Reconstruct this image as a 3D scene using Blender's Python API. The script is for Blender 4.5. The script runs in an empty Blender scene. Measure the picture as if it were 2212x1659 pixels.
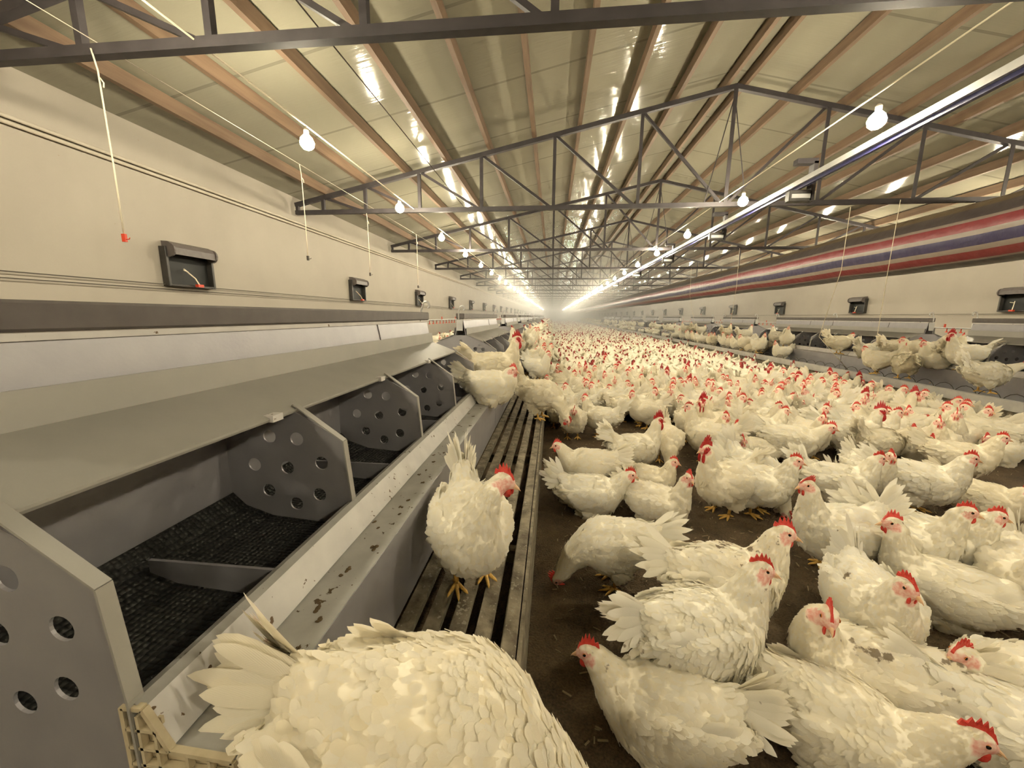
import bpy, bmesh, math, random
import numpy as np
from mathutils import Vector, Matrix
random.seed(7); rng = np.random.default_rng(7)
S = bpy.context.scene; COL = S.collection
rad = math.radians

# ------------------------------------------------------------------ camera
F_PX, YAW, PITCH, ROLL, EYE = 831.0, rad(5.83), rad(10.05), rad(0.5), 1.30
_f = np.array([-math.sin(YAW)*math.cos(PITCH), math.cos(YAW)*math.cos(PITCH), -math.sin(PITCH)])
_r0 = np.array([math.cos(YAW), math.sin(YAW), 0.0]); _u0 = np.cross(_r0, _f)
_r = math.cos(ROLL)*_r0 + math.sin(ROLL)*_u0; _u = -math.sin(ROLL)*_r0 + math.cos(ROLL)*_u0
cam_d = bpy.data.cameras.new('camera'); cam = bpy.data.objects.new('camera', cam_d); COL.objects.link(cam)
cam_d.sensor_width = 36.0; cam_d.lens = F_PX/2212*36.0; cam_d.clip_start = 0.03; cam_d.clip_end = 400
cam.matrix_world = Matrix(((_r[0], _u[0], -_f[0], 0), (_r[1], _u[1], -_f[1], 0), (_r[2], _u[2], -_f[2], EYE), (0, 0, 0, 1)))
S.camera = cam
def ray(x, y): return (x-1106)/F_PX*_r - (y-829.5)/F_PX*_u + _f
def onz(x, y, z):
    d = ray(x, y); t = (z-EYE)/d[2]; return d*t + [0, 0, EYE]
def onx(x, y, X):
    d = ray(x, y); return d*(X/d[0]) + [0, 0, EYE]

# ------------------------------------------------------------------ world, exposure, light levels
w = bpy.data.worlds.new('world'); S.world = w; w.use_nodes = True
w.node_tree.nodes['Background'].inputs[0].default_value = (1, .82, .58, 1)
w.node_tree.nodes['Background'].inputs[1].default_value = 0.02
S.view_settings.view_transform = 'Standard'; S.view_settings.look = 'None'
S.view_settings.gamma = 1; S.view_settings.use_curve_mapping = False
S.view_settings.exposure = 1.20
LAMP = 300.0; LAMP_COL = (1.0, .885, .645, 1)
try:
    S.cycles.max_bounces = 4; S.cycles.diffuse_bounces = 3; S.cycles.glossy_bounces = 2
    S.cycles.transmission_bounces = 2; S.cycles.volume_bounces = 0; S.cycles.transparent_max_bounces = 4
    S.cycles.sample_clamp_indirect = 2.5; S.cycles.caustics_reflective = False; S.cycles.caustics_refractive = False
    S.cycles.use_denoising = True; S.cycles.denoising_input_passes = 'RGB_ALBEDO_NORMAL'; S.cycles.denoising_prefilter = 'NONE'; S.cycles.denoising_quality = 'BALANCED'; S.cycles.use_adaptive_sampling = True; S.cycles.adaptive_threshold = .06; S.cycles.adaptive_min_samples = 12; S.cycles.use_auto_tile = False; S.cycles.use_light_tree = True; S.cycles.volume_step_rate = 4
except Exception: pass

# ------------------------------------------------------------------ helpers
def newmat(name):
    m = bpy.data.materials.new(name); m.use_nodes = True; nt = m.node_tree
    return m, nt, nt.nodes['Principled BSDF']
def node(nt, t, **kw):
    n = nt.nodes.new(t)
    for k, v in kw.items():
        if k.startswith('i_'): n.inputs[int(k[2:]) if k[2:].isdigit() else k[2:].replace('_', ' ')].default_value = v
        else: setattr(n, k, v)
    return n
def surf(name, c1, c2=None, scale=4, rough=.6, metal=0, bump=0, bscale=None, spots=None, sscale=20, sth=.62, stretch=None, detail=4):
    """plain surface: two tones blended by noise, optional dirt spots and bump"""
    m, nt, P = newmat(name); L = nt.links.new
    tc = node(nt, 'ShaderNodeTexCoord'); src = tc.outputs['Object']
    if stretch:
        mp = node(nt, 'ShaderNodeMapping'); mp.inputs['Scale'].default_value = stretch; L(src, mp.inputs[0]); src = mp.outputs[0]
    n = node(nt, 'ShaderNodeTexNoise'); n.inputs['Scale'].default_value = scale; n.inputs['Detail'].default_value = detail; L(src, n.inputs['Vector'])
    r = node(nt, 'ShaderNodeValToRGB'); r.color_ramp.elements[0].position = .35; r.color_ramp.elements[1].position = .65
    r.color_ramp.elements[0].color = (*c1, 1); r.color_ramp.elements[1].color = (*(c2 or c1), 1); L(n.outputs[0], r.inputs[0])
    out = r.outputs[0]
    if spots:
        n2 = node(nt, 'ShaderNodeTexNoise'); n2.inputs['Scale'].default_value = sscale; n2.inputs['Detail'].default_value = 6; L(src, n2.inputs['Vector'])
        n3 = node(nt, 'ShaderNodeTexNoise'); n3.inputs['Scale'].default_value = sscale*.18; L(src, n3.inputs['Vector'])
        ad = node(nt, 'ShaderNodeMath', operation='MULTIPLY_ADD'); ad.inputs[1].default_value = .6; L(n3.outputs[0], ad.inputs[0]); L(n2.outputs[0], ad.inputs[2])
        rr = node(nt, 'ShaderNodeValToRGB'); hf = node(nt, 'ShaderNodeMath', operation='MULTIPLY'); hf.inputs[1].default_value = .5; L(ad.outputs[0], hf.inputs[0]); rr.color_ramp.elements[0].position = (sth+.20)/2; rr.color_ramp.elements[1].position = (sth+.23)/2
        L(hf.outputs[0], rr.inputs[0])
        mx = node(nt, 'ShaderNodeMix', data_type='RGBA'); L(rr.outputs[0], mx.inputs[0]); L(out, mx.inputs[6]); mx.inputs[7].default_value = (*spots, 1); out = mx.outputs[2]
    L(out, P.inputs['Base Color']); P.inputs['Roughness'].default_value = rough; P.inputs['Metallic'].default_value = metal
    if bump:
        nb = node(nt, 'ShaderNodeTexNoise'); nb.inputs['Scale'].default_value = bscale or scale*4; nb.inputs['Detail'].default_value = 5; L(src, nb.inputs['Vector'])
        b = node(nt, 'ShaderNodeBump'); b.inputs['Strength'].default_value = bump; b.inputs['Distance'].default_value = .01; L(nb.outputs[0], b.inputs['Height']); L(b.outputs[0], P.inputs['Normal'])
    return m
def plain(name, c, rough=.5, metal=0):
    m, nt, P = newmat(name); P.inputs['Base Color'].default_value = (*c, 1); P.inputs['Roughness'].default_value = rough; P.inputs['Metallic'].default_value = metal
    return m

M = {}
M['wall'] = surf('wall_plaster', (.345, .31, .26), (.375, .34, .285), 1.2, .75, spots=(.30, .23, .15), sscale=26, sth=.92, bump=.05, bscale=60)
M['steel'] = surf('aluzinc_steel', (.335, .325, .345), (.36, .35, .365), 12, .42, .35, bump=.04, bscale=90, spots=(.13, .09, .05), sscale=95, sth=.93)
M['steel_dirty'] = surf('soiled_steel', (.38, .37, .345), (.46, .45, .42), 10, .5, .2, bump=.08, bscale=40, spots=(.10, .065, .03), sscale=70, sth=.80)
M['steel_white'] = surf('white_plastic_sheet', (.60, .58, .56), (.68, .66, .63), 12, .4, 0, spots=(.16, .10, .05), sscale=60, sth=.80)
M['cap'] = surf('brown_plastic', (.105, .09, .085), (.125, .108, .10), 20, .5, 0)
M['steel_clean'] = surf('clean_grey_steel', (.36, .35, .32), (.40, .385, .35), 5, .5, .2, bump=.03, bscale=60)
M['beige'] = surf('beige_plastic', (.50, .42, .27), (.58, .50, .34), 40, .5)
M['black'] = surf('black_plastic', (.022, .02, .018), (.05, .045, .04), 8, .45)
M['dark_opening'] = plain('dark_opening', (.006, .007, .006), .6)
M['truss'] = surf('truss_paint', (.042, .036, .039), (.058, .05, .053), 6, .55, .1)
M['wood'] = surf('purlin_timber', (.125, .078, .046), (.175, .112, .066), 3, .65, 0, bump=.1, stretch=(6, .5, 6))
M['slat'] = surf('soiled_slats', (.10, .080, .050), (.27, .23, .155), 16, .8, 0, bump=.5, bscale=60, spots=(.30, .27, .20), sscale=75, sth=.74)
M['rope'] = plain('cord', (.75, .68, .52), .8)
M['wire'] = plain('dark_wire', (.08, .07, .06), .5, .5)
M['red_plastic'] = plain('red_plastic', (.55, .05, .02), .4)
M['galv'] = surf('galvanised_rail', (.50, .50, .50), (.60, .60, .58), 8, .35, .55)
M['pipe'] = surf('grey_pipe', (.52, .47, .38), (.58, .53, .44), 5, .5)
M['blue_rail'] = plain('blue_rail', (.035, .035, .13), .4)
# nest mat with moulded knobs
m, nt, P = newmat('knobbed_mat'); L = nt.links.new
tc = node(nt, 'ShaderNodeTexCoord'); vo = node(nt, 'ShaderNodeTexVoronoi'); vo.inputs['Scale'].default_value = 75; vo.inputs['Randomness'].default_value = .25
L(tc.outputs['Object'], vo.inputs['Vector'])
cr = node(nt, 'ShaderNodeValToRGB'); cr.color_ramp.elements[0].color = (.05, .05, .042, 1); cr.color_ramp.elements[0].position = .1; cr.color_ramp.elements[1].color = (.006, .006, .005, 1); cr.color_ramp.elements[1].position = .6
L(vo.outputs['Distance'], cr.inputs[0]); L(cr.outputs[0], P.inputs['Base Color'])
b = node(nt, 'ShaderNodeBump', invert=True); b.inputs['Strength'].default_value = 1; b.inputs['Distance'].default_value = .012; L(vo.outputs['Distance'], b.inputs['Height']); L(b.outputs[0], P.inputs['Normal']); P.inputs['Roughness'].default_value = .55
M['mat'] = m
# litter
m, nt, P = newmat('litter'); L = nt.links.new
tc = node(nt, 'ShaderNodeTexCoord')
n1 = node(nt, 'ShaderNodeTexNoise'); n1.inputs['Scale'].default_value = 5; n1.inputs['Detail'].default_value = 10; n1.inputs['Roughness'].default_value = .75
n2 = node(nt, 'ShaderNodeTexNoise'); n2.inputs['Scale'].default_value = 120; n2.inputs['Detail'].default_value = 3
L(tc.outputs['Object'], n1.inputs['Vector']); L(tc.outputs['Object'], n2.inputs['Vector'])
ad = node(nt, 'ShaderNodeMath', operation='MULTIPLY_ADD'); ad.inputs[1].default_value = .6; L(n2.outputs[0], ad.inputs[0]); L(n1.outputs[0], ad.inputs[2])
cr = node(nt, 'ShaderNodeValToRGB'); cr.color_ramp.elements[0].position = .55; cr.color_ramp.elements[0].color = (.030, .018, .009, 1); cr.color_ramp.elements[1].position = 1.0; cr.color_ramp.elements[1].color = (.15, .10, .05, 1)
L(ad.outputs[0], cr.inputs[0]); L(cr.outputs[0], P.inputs['Base Color']); P.inputs['Roughness'].default_value = .95
b = node(nt, 'ShaderNodeBump'); b.inputs['Strength'].default_value = .8; b.inputs['Distance'].default_value = .02; L(ad.outputs[0], b.inputs['Height']); L(b.outputs[0], P.inputs['Normal'])
M['litter'] = m
# glossy insulated ceiling sheet with transverse joints
m, nt, P = newmat('ceiling_sheet'); L = nt.links.new
tc = node(nt, 'ShaderNodeTexCoord'); sp = node(nt, 'ShaderNodeSeparateXYZ'); L(tc.outputs['Object'], sp.inputs[0])
a = node(nt, 'ShaderNodeMath', operation='DIVIDE'); a.inputs[1].default_value = 1.2; L(sp.outputs['Y'], a.inputs[0])
fr = node(nt, 'ShaderNodeMath', operation='FRACT'); L(a.outputs[0], fr.inputs[0])
lt = node(nt, 'ShaderNodeMath', operation='LESS_THAN'); lt.inputs[1].default_value = .03; L(fr.outputs[0], lt.inputs[0])
nz = node(nt, 'ShaderNodeTexNoise'); nz.inputs['Scale'].default_value = 1.5; L(tc.outputs['Object'], nz.inputs['Vector'])
cr = node(nt, 'ShaderNodeValToRGB'); cr.color_ramp.elements[0].color = (.225, .212, .160, 1); cr.color_ramp.elements[1].color = (.255, .242, .182, 1); L(nz.outputs[0], cr.inputs[0])
mx = node(nt, 'ShaderNodeMix', data_type='RGBA'); L(lt.outputs[0], mx.inputs[0]); L(cr.outputs[0], mx.inputs[6]); mx.inputs[7].default_value = (.165, .155, .118, 1)
L(mx.outputs[2], P.inputs['Base Color']); P.inputs['Roughness'].default_value = .11
mp = node(nt, 'ShaderNodeMapping'); mp.inputs['Scale'].default_value = (2.5, 30, 1); L(tc.outputs['Object'], mp.inputs[0])
nb = node(nt, 'ShaderNodeTexNoise'); nb.inputs['Scale'].default_value = 1.2; nb.inputs['Detail'].default_value = 3; L(mp.outputs[0], nb.inputs['Vector'])
b = node(nt, 'ShaderNodeBump'); b.inputs['Strength'].default_value = .14; b.inputs['Distance'].default_value = .02; L(nb.outputs[0], b.inputs['Height']); L(b.outputs[0], P.inputs['Normal'])
M['ceiling'] = m
# striped duct sheeting: stripes run round the section (object X/Z angle)
STR = [(.14, .10, .058), (.085, .07, .068), (.24, .20, .17), (.20, .03, .034), (.24, .20, .17), (.034, .026, .085), (.24, .20, .17), (.19, .028, .03), (.22, .18, .15), (.08, .066, .066), (.17, .14, .11)]
SB = [2.37, 2.775, 2.89, 3.17, 3.315, 3.65, 3.825, 4.13, 4.22, 4.84, 9]
m, nt, P = newmat('striped_sheeting'); L = nt.links.new
at = node(nt, 'ShaderNodeAttribute', attribute_name='ang')
cr = node(nt, 'ShaderNodeValToRGB'); cr.color_ramp.interpolation = 'CONSTANT'
els = cr.color_ramp.elements; els[0].position = 0; els[0].color = (*STR[0], 1); els[1].position = SB[0]/6.2832; els[1].color = (*STR[0], 1)
for i in range(1, len(STR)):
    e = els.new(SB[i-1]/6.2832); e.color = (*STR[i], 1)
L(at.outputs['Fac'], cr.inputs[0]); L(cr.outputs[0], P.inputs['Base Color']); P.inputs['Roughness'].default_value = .38
tc = node(nt, 'ShaderNodeTexCoord'); nb = node(nt, 'ShaderNodeTexNoise'); nb.inputs['Scale'].default_value = 6; nb.inputs['Detail'].default_value = 5; L(tc.outputs['Object'], nb.inputs['Vector'])
b = node(nt, 'ShaderNodeBump'); b.inputs['Strength'].default_value = .5; b.inputs['Distance'].default_value = .03; L(nb.outputs[0], b.inputs['Height']); L(b.outputs[0], P.inputs['Normal'])
M['duct'] = m
m, nt, P = newmat('lit_bulb'); P.inputs['Base Color'].default_value = (1, .9, .7, 1)
P.inputs['Emission Color'].default_value = LAMP_COL; P.inputs['Emission Strength'].default_value = LAMP; M['bulb'] = m
M['socket'] = plain('lamp_socket', (.55, .5, .42), .5)

# plumage: white feathers, fine barbs, tint per feather, dirt on some birds
def plumage(name, feathers):
    m, nt, P = newmat(name); L = nt.links.new
    at = node(nt, 'ShaderNodeAttribute', attribute_name='tint'); oi = node(nt, 'ShaderNodeAttribute', attribute_type='OBJECT', attribute_name='warmth'); di = node(nt, 'ShaderNodeAttribute', attribute_type='OBJECT', attribute_name='soiling'); tc = node(nt, 'ShaderNodeTexCoord')
    cr = node(nt, 'ShaderNodeValToRGB'); e = cr.color_ramp.elements
    e[0].position = 0; e[0].color = (.93, .84, .60, 1); e[1].position = 1; e[1].color = (.96, .93, .83, 1)
    L(at.outputs['Fac'], cr.inputs[0])
    mx = node(nt, 'ShaderNodeMix', data_type='RGBA'); mu = node(nt, 'ShaderNodeMath', operation='MULTIPLY'); mu.inputs[1].default_value = .40
    pw = node(nt, 'ShaderNodeMath', operation='POWER'); pw.inputs[1].default_value = 1.6; L(oi.outputs['Fac'], pw.inputs[0]); L(pw.outputs[0], mu.inputs[0])
    L(mu.outputs[0], mx.inputs[0]); L(cr.outputs[0], mx.inputs[6]); mx.inputs[7].default_value = (.90, .78, .52, 1)
    # dirt
    n = node(nt, 'ShaderNodeTexNoise'); n.noise_dimensions = '4D'; n.inputs['Scale'].default_value = 38; n.inputs['Detail'].default_value = 5
    n2 = node(nt, 'ShaderNodeTexNoise'); n2.noise_dimensions = '4D'; n2.inputs['Scale'].default_value = 7
    for q in (n, n2): L(tc.outputs['Object'], q.inputs['Vector'])
    wv = node(nt, 'ShaderNodeMath', operation='MULTIPLY'); wv.inputs[1].default_value = 50; L(oi.outputs['Fac'], wv.inputs[0]); L(wv.outputs[0], n.inputs['W']); L(wv.outputs[0], n2.inputs['W'])
    sm = node(nt, 'ShaderNodeMath', operation='ADD'); L(n.outputs[0], sm.inputs[0]); L(n2.outputs[0], sm.inputs[1])
    sx = node(nt, 'ShaderNodeSeparateXYZ'); L(tc.outputs['Object'], sx.inputs[0])
    up = node(nt, 'ShaderNodeMath', operation='MULTIPLY_ADD'); up.inputs[1].default_value = .55; L(sx.outputs['Z'], up.inputs[0]); L(sm.outputs[0], up.inputs[2])
    dr = node(nt, 'ShaderNodeValToRGB'); dr.color_ramp.elements[0].position = .0; dr.color_ramp.elements[1].position = .06
    sb = node(nt, 'ShaderNodeMath', operation='SUBTRACT'); sb.inputs[1].default_value = 1.385; gm = node(nt, 'ShaderNodeMath', operation='MULTIPLY_ADD'); gm.inputs[1].default_value = .3; gm.inputs[2].default_value = -.3; L(di.outputs['Fac'], gm.inputs[0]); ga = node(nt, 'ShaderNodeMath', operation='ADD'); L(gm.outputs[0], ga.inputs[0]); L(up.outputs[0], ga.inputs[1]); L(ga.outputs[0], sb.inputs[0]); L(sb.outputs[0], dr.inputs[0])
    dk = node(nt, 'ShaderNodeMix', data_type='RGBA'); ml = node(nt, 'ShaderNodeMath', operation='MULTIPLY'); ml.inputs[1].default_value = .8; L(dr.outputs[0], ml.inputs[0])
    L(ml.outputs[0], dk.inputs[0]); L(mx.outputs[2], dk.inputs[6]); dk.inputs[7].default_value = (.22, .15, .08, 1)
    col = dk.outputs[2]
    if not feathers:
        sk = node(nt, 'ShaderNodeAttribute', attribute_name='skin'); ms = node(nt, 'ShaderNodeMix', data_type='RGBA')
        L(sk.outputs['Fac'], ms.inputs[0]); L(col, ms.inputs[6])
        ns = node(nt, 'ShaderNodeTexNoise'); ns.inputs['Scale'].default_value = 90; L(tc.outputs['Object'], ns.inputs['Vector'])
        rs = node(nt, 'ShaderNodeValToRGB'); rs.color_ramp.elements[0].position = .35; rs.color_ramp.elements[0].color = (.74, .34, .27, 1); rs.color_ramp.elements[1].position = .65; rs.color_ramp.elements[1].color = (.86, .60, .50, 1)
        L(ns.outputs[0], rs.inputs[0]); L(rs.outputs[0], ms.inputs[7]); col = ms.outputs[2]
    L(col, P.inputs['Base Color']); P.inputs['Roughness'].default_value = .85
    P.inputs['Specular IOR Level'].default_value = .15
    out = nt.nodes['Material Output']
    if feathers:
        uv = node(nt, 'ShaderNodeUVMap', uv_map='UVMap'); su = node(nt, 'ShaderNodeSeparateXYZ'); L(uv.outputs[0], su.inputs[0])
        ab = node(nt, 'ShaderNodeMath', operation='ABSOLUTE'); s0 = node(nt, 'ShaderNodeMath', operation='SUBTRACT'); s0.inputs[1].default_value = .5; L(su.outputs['X'], s0.inputs[0]); L(s0.outputs[0], ab.inputs[0])
        s1 = node(nt, 'ShaderNodeMath', operation='SUBTRACT'); L(su.outputs['Y'], s1.inputs[0]); L(ab.outputs[0], s1.inputs[1])
        s2 = node(nt, 'ShaderNodeMath', operation='MULTIPLY'); s2.inputs[1].default_value = 75; L(s1.outputs[0], s2.inputs[0])
        s3 = node(nt, 'ShaderNodeMath', operation='SINE'); L(s2.outputs[0], s3.inputs[0])
        b = node(nt, 'ShaderNodeBump'); b.inputs['Strength'].default_value = .12; b.inputs['Distance'].default_value = .002; L(s3.outputs[0], b.inputs['Height']); L(b.outputs[0], P.inputs['Normal'])
        tr = node(nt, 'ShaderNodeBsdfTranslucent'); L(col, tr.inputs[0]); mxs = node(nt, 'ShaderNodeMixShader'); mxs.inputs[0].default_value = .35
        L(P.outputs[0], mxs.inputs[1]); L(tr.outputs[0], mxs.inputs[2]); L(mxs.outputs[0], out.inputs[0])
    return m
M['body'] = plumage('plumage_body', False); M['feather'] = plumage('plumage_feather', True)
M['leg'] = surf('hen_leg', (.62, .36, .07), (.75, .48, .13), 60, .55, 0, bump=.4, bscale=220)
M['comb'] = surf('comb_red', (.60, .035, .025), (.72, .075, .05), 60, .42, 0, bump=.3, bscale=260)
M['comb_cock'] = surf('comb_dark_red', (.42, .010, .012), (.54, .03, .03), 60, .42, 0, bump=.3, bscale=260)
M['beak'] = surf('beak_horn', (.72, .42, .22), (.80, .52, .30), 50, .4)
M['lobe'] = plain('ear_lobe', (.85, .66, .55), .7)
M['eye'] = plain('eye_amber', (.50, .16, .03), .1); M['pupil'] = plain('eye_pupil', (.004, .003, .003), .05)
M['far_comb'] = plain('far_comb', (.36, .05, .045), .7); M['far_white'] = plain('far_plumage', (.88, .83, .67), .9)

class MB:
    """collects shapes and links them as ONE mesh object"""
    def __init__(s): s.v = []; s.f = []; s.m = []
    def add(s, vs, fs, mi=0):
        o = len(s.v); s.v += [tuple(map(float, v)) for v in vs]; s.f += [tuple(i+o for i in f) for f in fs]; s.m += [mi]*len(fs); return s
    def box(s, x0, x1, y0, y1, z0, z1, mi=0):
        return s.add([(x0, y0, z0), (x1, y0, z0), (x1, y1, z0), (x0, y1, z0), (x0, y0, z1), (x1, y0, z1), (x1, y1, z1), (x0, y1, z1)],
                     [(0, 3, 2, 1), (4, 5, 6, 7), (0, 1, 5, 4), (1, 2, 6, 5), (2, 3, 7, 6), (3, 0, 4, 7)], mi)
    def bar(s, a, b, w, h, mi=0, up=(0, 1, 0)):
        a = Vector(a); b = Vector(b); d = (b-a).normalized(); u = Vector(up); x = d.cross(u).normalized(); y = x.cross(d).normalized()
        vs = [p+x*sx*w/2+y*sy*h/2 for p in (a, b) for sx, sy in ((-1, -1), (1, -1), (1, 1), (-1, 1))]
        return s.add(vs, [(3, 2, 1, 0), (4, 5, 6, 7), (0, 1, 5, 4), (1, 2, 6, 5), (2, 3, 7, 6), (3, 0, 4, 7)], mi)
    def angle(s, a, b, w, t, up=(0, 1, 0), flip=1):   # L section
        a = Vector(a); b = Vector(b); d = (b-a).normalized(); u = Vector(up); x = d.cross(u).normalized()*flip; y = Vector(up)
        prof = [(0, 0), (w, 0), (w, t), (t, t), (t, w), (0, w)]
        vs = [p+x*(px-w/2)+y*(py-w/2) for p in (a, b) for px, py in prof]
        return s.add(vs, [(0, 1, 2, 3, 4, 5), (11, 10, 9, 8, 7, 6)]+[(i, (i+1) % 6, (i+1) % 6+6, i+6)[::-1] for i in range(6)])
    def tube(s, pts, r, n=8, mi=0, rs=None):
        pts = [Vector(p) for p in pts]; k = len(pts); o = len(s.v); vs = []; px = None
        for i, p in enumerate(pts):
            d = (pts[min(i+1, k-1)]-pts[max(i-1, 0)]).normalized()
            if px is None: px = d.orthogonal().normalized()
            px = (px-d*px.dot(d)).normalized(); q = d.cross(px); R = rs[i] if rs else r
            vs += [p+(px*math.cos(2*math.pi*j/n)+q*math.sin(2*math.pi*j/n))*R for j in range(n)]
        fs = [(i*n+j, i*n+(j+1) % n, (i+1)*n+(j+1) % n, (i+1)*n+j) for i in range(k-1) for j in range(n)]
        fs += [tuple(range(n))[::-1], tuple(range((k-1)*n, k*n))]
        return s.add(vs, fs, mi)
    def prism_y(s, prof, y0, y1, mi=0):               # closed XZ profile extruded along Y
        n = len(prof); vs = [(x, y0, z) for x, z in prof]+[(x, y1, z) for x, z in prof]
        return s.add(vs, [tuple(range(n)), tuple(range(n, 2*n))[::-1]]+[(i, i+n, (i+1) % n+n, (i+1) % n) for i in range(n)], mi)
    def build(s, name, mats, parent=None, smooth=False, fix=True, loc=None):
        me = bpy.data.meshes.new(name); me.from_pydata(s.v, [], s.f)
        for mt in (mats if isinstance(mats, (list, tuple)) else [mats]): me.materials.append(mt)
        if any(s.m): me.polygons.foreach_set('material_index', s.m)
        if smooth: me.polygons.foreach_set('use_smooth', [True]*len(s.f))
        if fix:
            bm = bmesh.new(); bm.from_mesh(me); bmesh.ops.recalc_face_normals(bm, faces=bm.faces); bm.to_mesh(me); bm.free()
        o = bpy.data.objects.new(name, me); COL.objects.link(o)
        if parent: o.parent = parent
        if loc: o.location = loc
        return o
def bevel(o, w=.003, seg=1):
    md = o.modifiers.new('bevel', 'BEVEL'); md.width = w; md.segments = seg; md.limit_method = 'ANGLE'; return o
def empty(name, loc=(0, 0, 0)):
    o = bpy.data.objects.new(name, None); COL.objects.link(o); o.location = loc; o.empty_display_size = .05; return o
def tag(o, label=None, cat=None, group=None, kind=None):
    if label: o['label'] = label
    if cat: o['category'] = cat
    if group: o['group'] = group
    if kind: o['kind'] = kind
    return o
KIDS = {}
def par(o, p):
    o.parent = p; KIDS.setdefault(p.name, []).append(o)
def kids(o): return [c for c in COL.objects if c.parent == o]
def copy_tree(o, parent=None, ks=None):
    c = o.copy(); COL.objects.link(c)
    if parent: c.parent = parent
    for ch in (ks[o.name] if ks is not None and o.name in ks else kids(o)): copy_tree(ch, c, ks)
    return c
def tree_of(o, d=None):
    d = {} if d is None else d; d[o.name] = kids(o)
    for c in d[o.name]: tree_of(c, d)
    return d
def ordinal(i): return ['first', 'second', 'third', 'fourth', 'fifth', 'sixth', 'seventh', 'eighth', 'ninth', 'tenth', 'eleventh', 'twelfth', 'thirteenth', 'fourteenth', 'fifteenth', 'sixteenth', 'seventeenth', 'eighteenth', 'nineteenth', 'twentieth'][i]

# ------------------------------------------------------------------ setting
XL, XR, XC, YB, YE = -4.15, 8.89, 2.37, -7.0, 92.0
ZA, ZEL, ZER = 4.50, 3.09, 2.98
def top_z(x):      # underside of the roof trusses' top chord
    return 4.385-(.2135*(XC-x) if x < XC else .233*(x-XC))
def st(name, b, m): return tag(b.build(name, m), kind='structure')
st('floor', MB().box(XL-.2, XR+.2, YB, YE, -.2, 0), M['litter'])
st('wall_left', MB().box(XL-.2, XL, YB, YE, 0, 3.3), M['wall'])
st('wall_right', MB().box(XR, XR+.2, YB, YE, 0, 3.3), M['wall'])
st('wall_end', MB().box(XL-.2, XR+.2, YE, YE+.2, 0, 4.7), M['wall'])
st('wall_back', MB().box(XL-.2, XR+.2, YB-.2, YB, 0, 4.7), M['wall'])
st('ceiling', MB().prism_y([(XL-.2, top_z(XL-.2)+.14), (XC, ZA+.035), (XR+.2, top_z(XR+.2)+.14), (XR+.2, top_z(XR+.2)+.24), (XC, ZA+.14), (XL-.2, top_z(XL-.2)+.24)], YB, YE), M['ceiling'])

# timber purlins along the roof
for side, sg, n in (('left', -1, 10), ('right', 1, 10)):
    for k in range(n):
        x = XC+sg*(.12+.645*k); z = top_z(x)
        b = MB().box(x-.025, x+.025, YB, YE, z+.002, z+.128-.004*0)
        o = b.build('purlin', M['wood'])
        tag(o, f'timber roof purlin on the {side} roof slope, {ordinal(k)} down from the ridge', 'roof purlin', f'timber purlins under the {side} slope')

# roof trusses
NX = [XC-1.2*1, XC-2.4, XC-3.47, XC-4.42, XC-5.28, XC-5.97]
def truss_parts(root, single=False):
    z0 = 2.87; zc = lambda x: top_z(x)-.03
    xe = XC-6.43; xr = XC+6.43
    P_ = []
    P_.append(('bottom_chord', MB().angle((xe, 0, z0), (xr, 0, z0), .06, .012)))
    P_.append(('top_chord', MB().angle((xe, 0, zc(xe)), (XC, 0, zc(XC)), .06, .012)))
    P_.append(('top_chord', MB().angle((XC, 0, zc(XC)), (xr, 0, zc(xr)), .06, .012)))
    P_.append(('end_post', MB().bar((xe+.03, 0, z0), (xe+.03, 0, zc(xe)), .045, .045)))
    P_.append(('king_post', MB().angle((XC, 0, z0), (XC, 0, zc(XC)), .05, .01)))
    for sg in (-1, 1):
        xs = [XC]+[XC+sg*(XC-x) for x in NX]
        for x in xs[1:]: P_.append(('post', MB().angle((x, 0, z0), (x, 0, zc(x)), .045, .01)))
        for i in range(6):      # from the top of the outer post down to the foot of the inner one
            P_.append(('diagonal_strut', MB().angle((xs[i+1]+(-sg)*.02, .03, zc(xs[i+1])), (xs[i]+sg*.02, .03, z0), .035, .008)))
        P_.append(('brace_rod', MB().tube([(XC, 0, zc(XC)-.1), (XC+sg*.28, .35*0, z0+.02)], .007, 5)))
    if single:
        b = MB()
        for _, q in P_: b.add(q.v, q.f)
        return b
    for nme, q in P_: q.build(nme, M['truss'], root)
t0 = empty('roof_truss'); truss_parts(t0); tree = tree_of(t0)
far = None
TY = [2.40+3.66*k for k in range(-2, 25)]
for i, y in enumerate(TY):
    k = i-2
    if k < 0: continue
    if k < 6: o = t0 if k == 0 else copy_tree(t0, ks=tree)
    else:
        if far is None: far = truss_parts(None, True).build('roof_truss', M['truss']); o = far
        else: o = far.copy(); COL.objects.link(o)
    o.location = (0, y, 0)
    if k == 0: lab = 'dark steel roof truss nearest the camera, crossing the top of the picture'
    elif k < 12: lab = f'dark steel roof truss, {ordinal(k)} one counted from the camera'
    else: lab = 'dark steel roof truss among the far ones crowded toward the end of the hall'
    tag(o, lab, 'roof truss', 'roof trusses across the hall')

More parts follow.
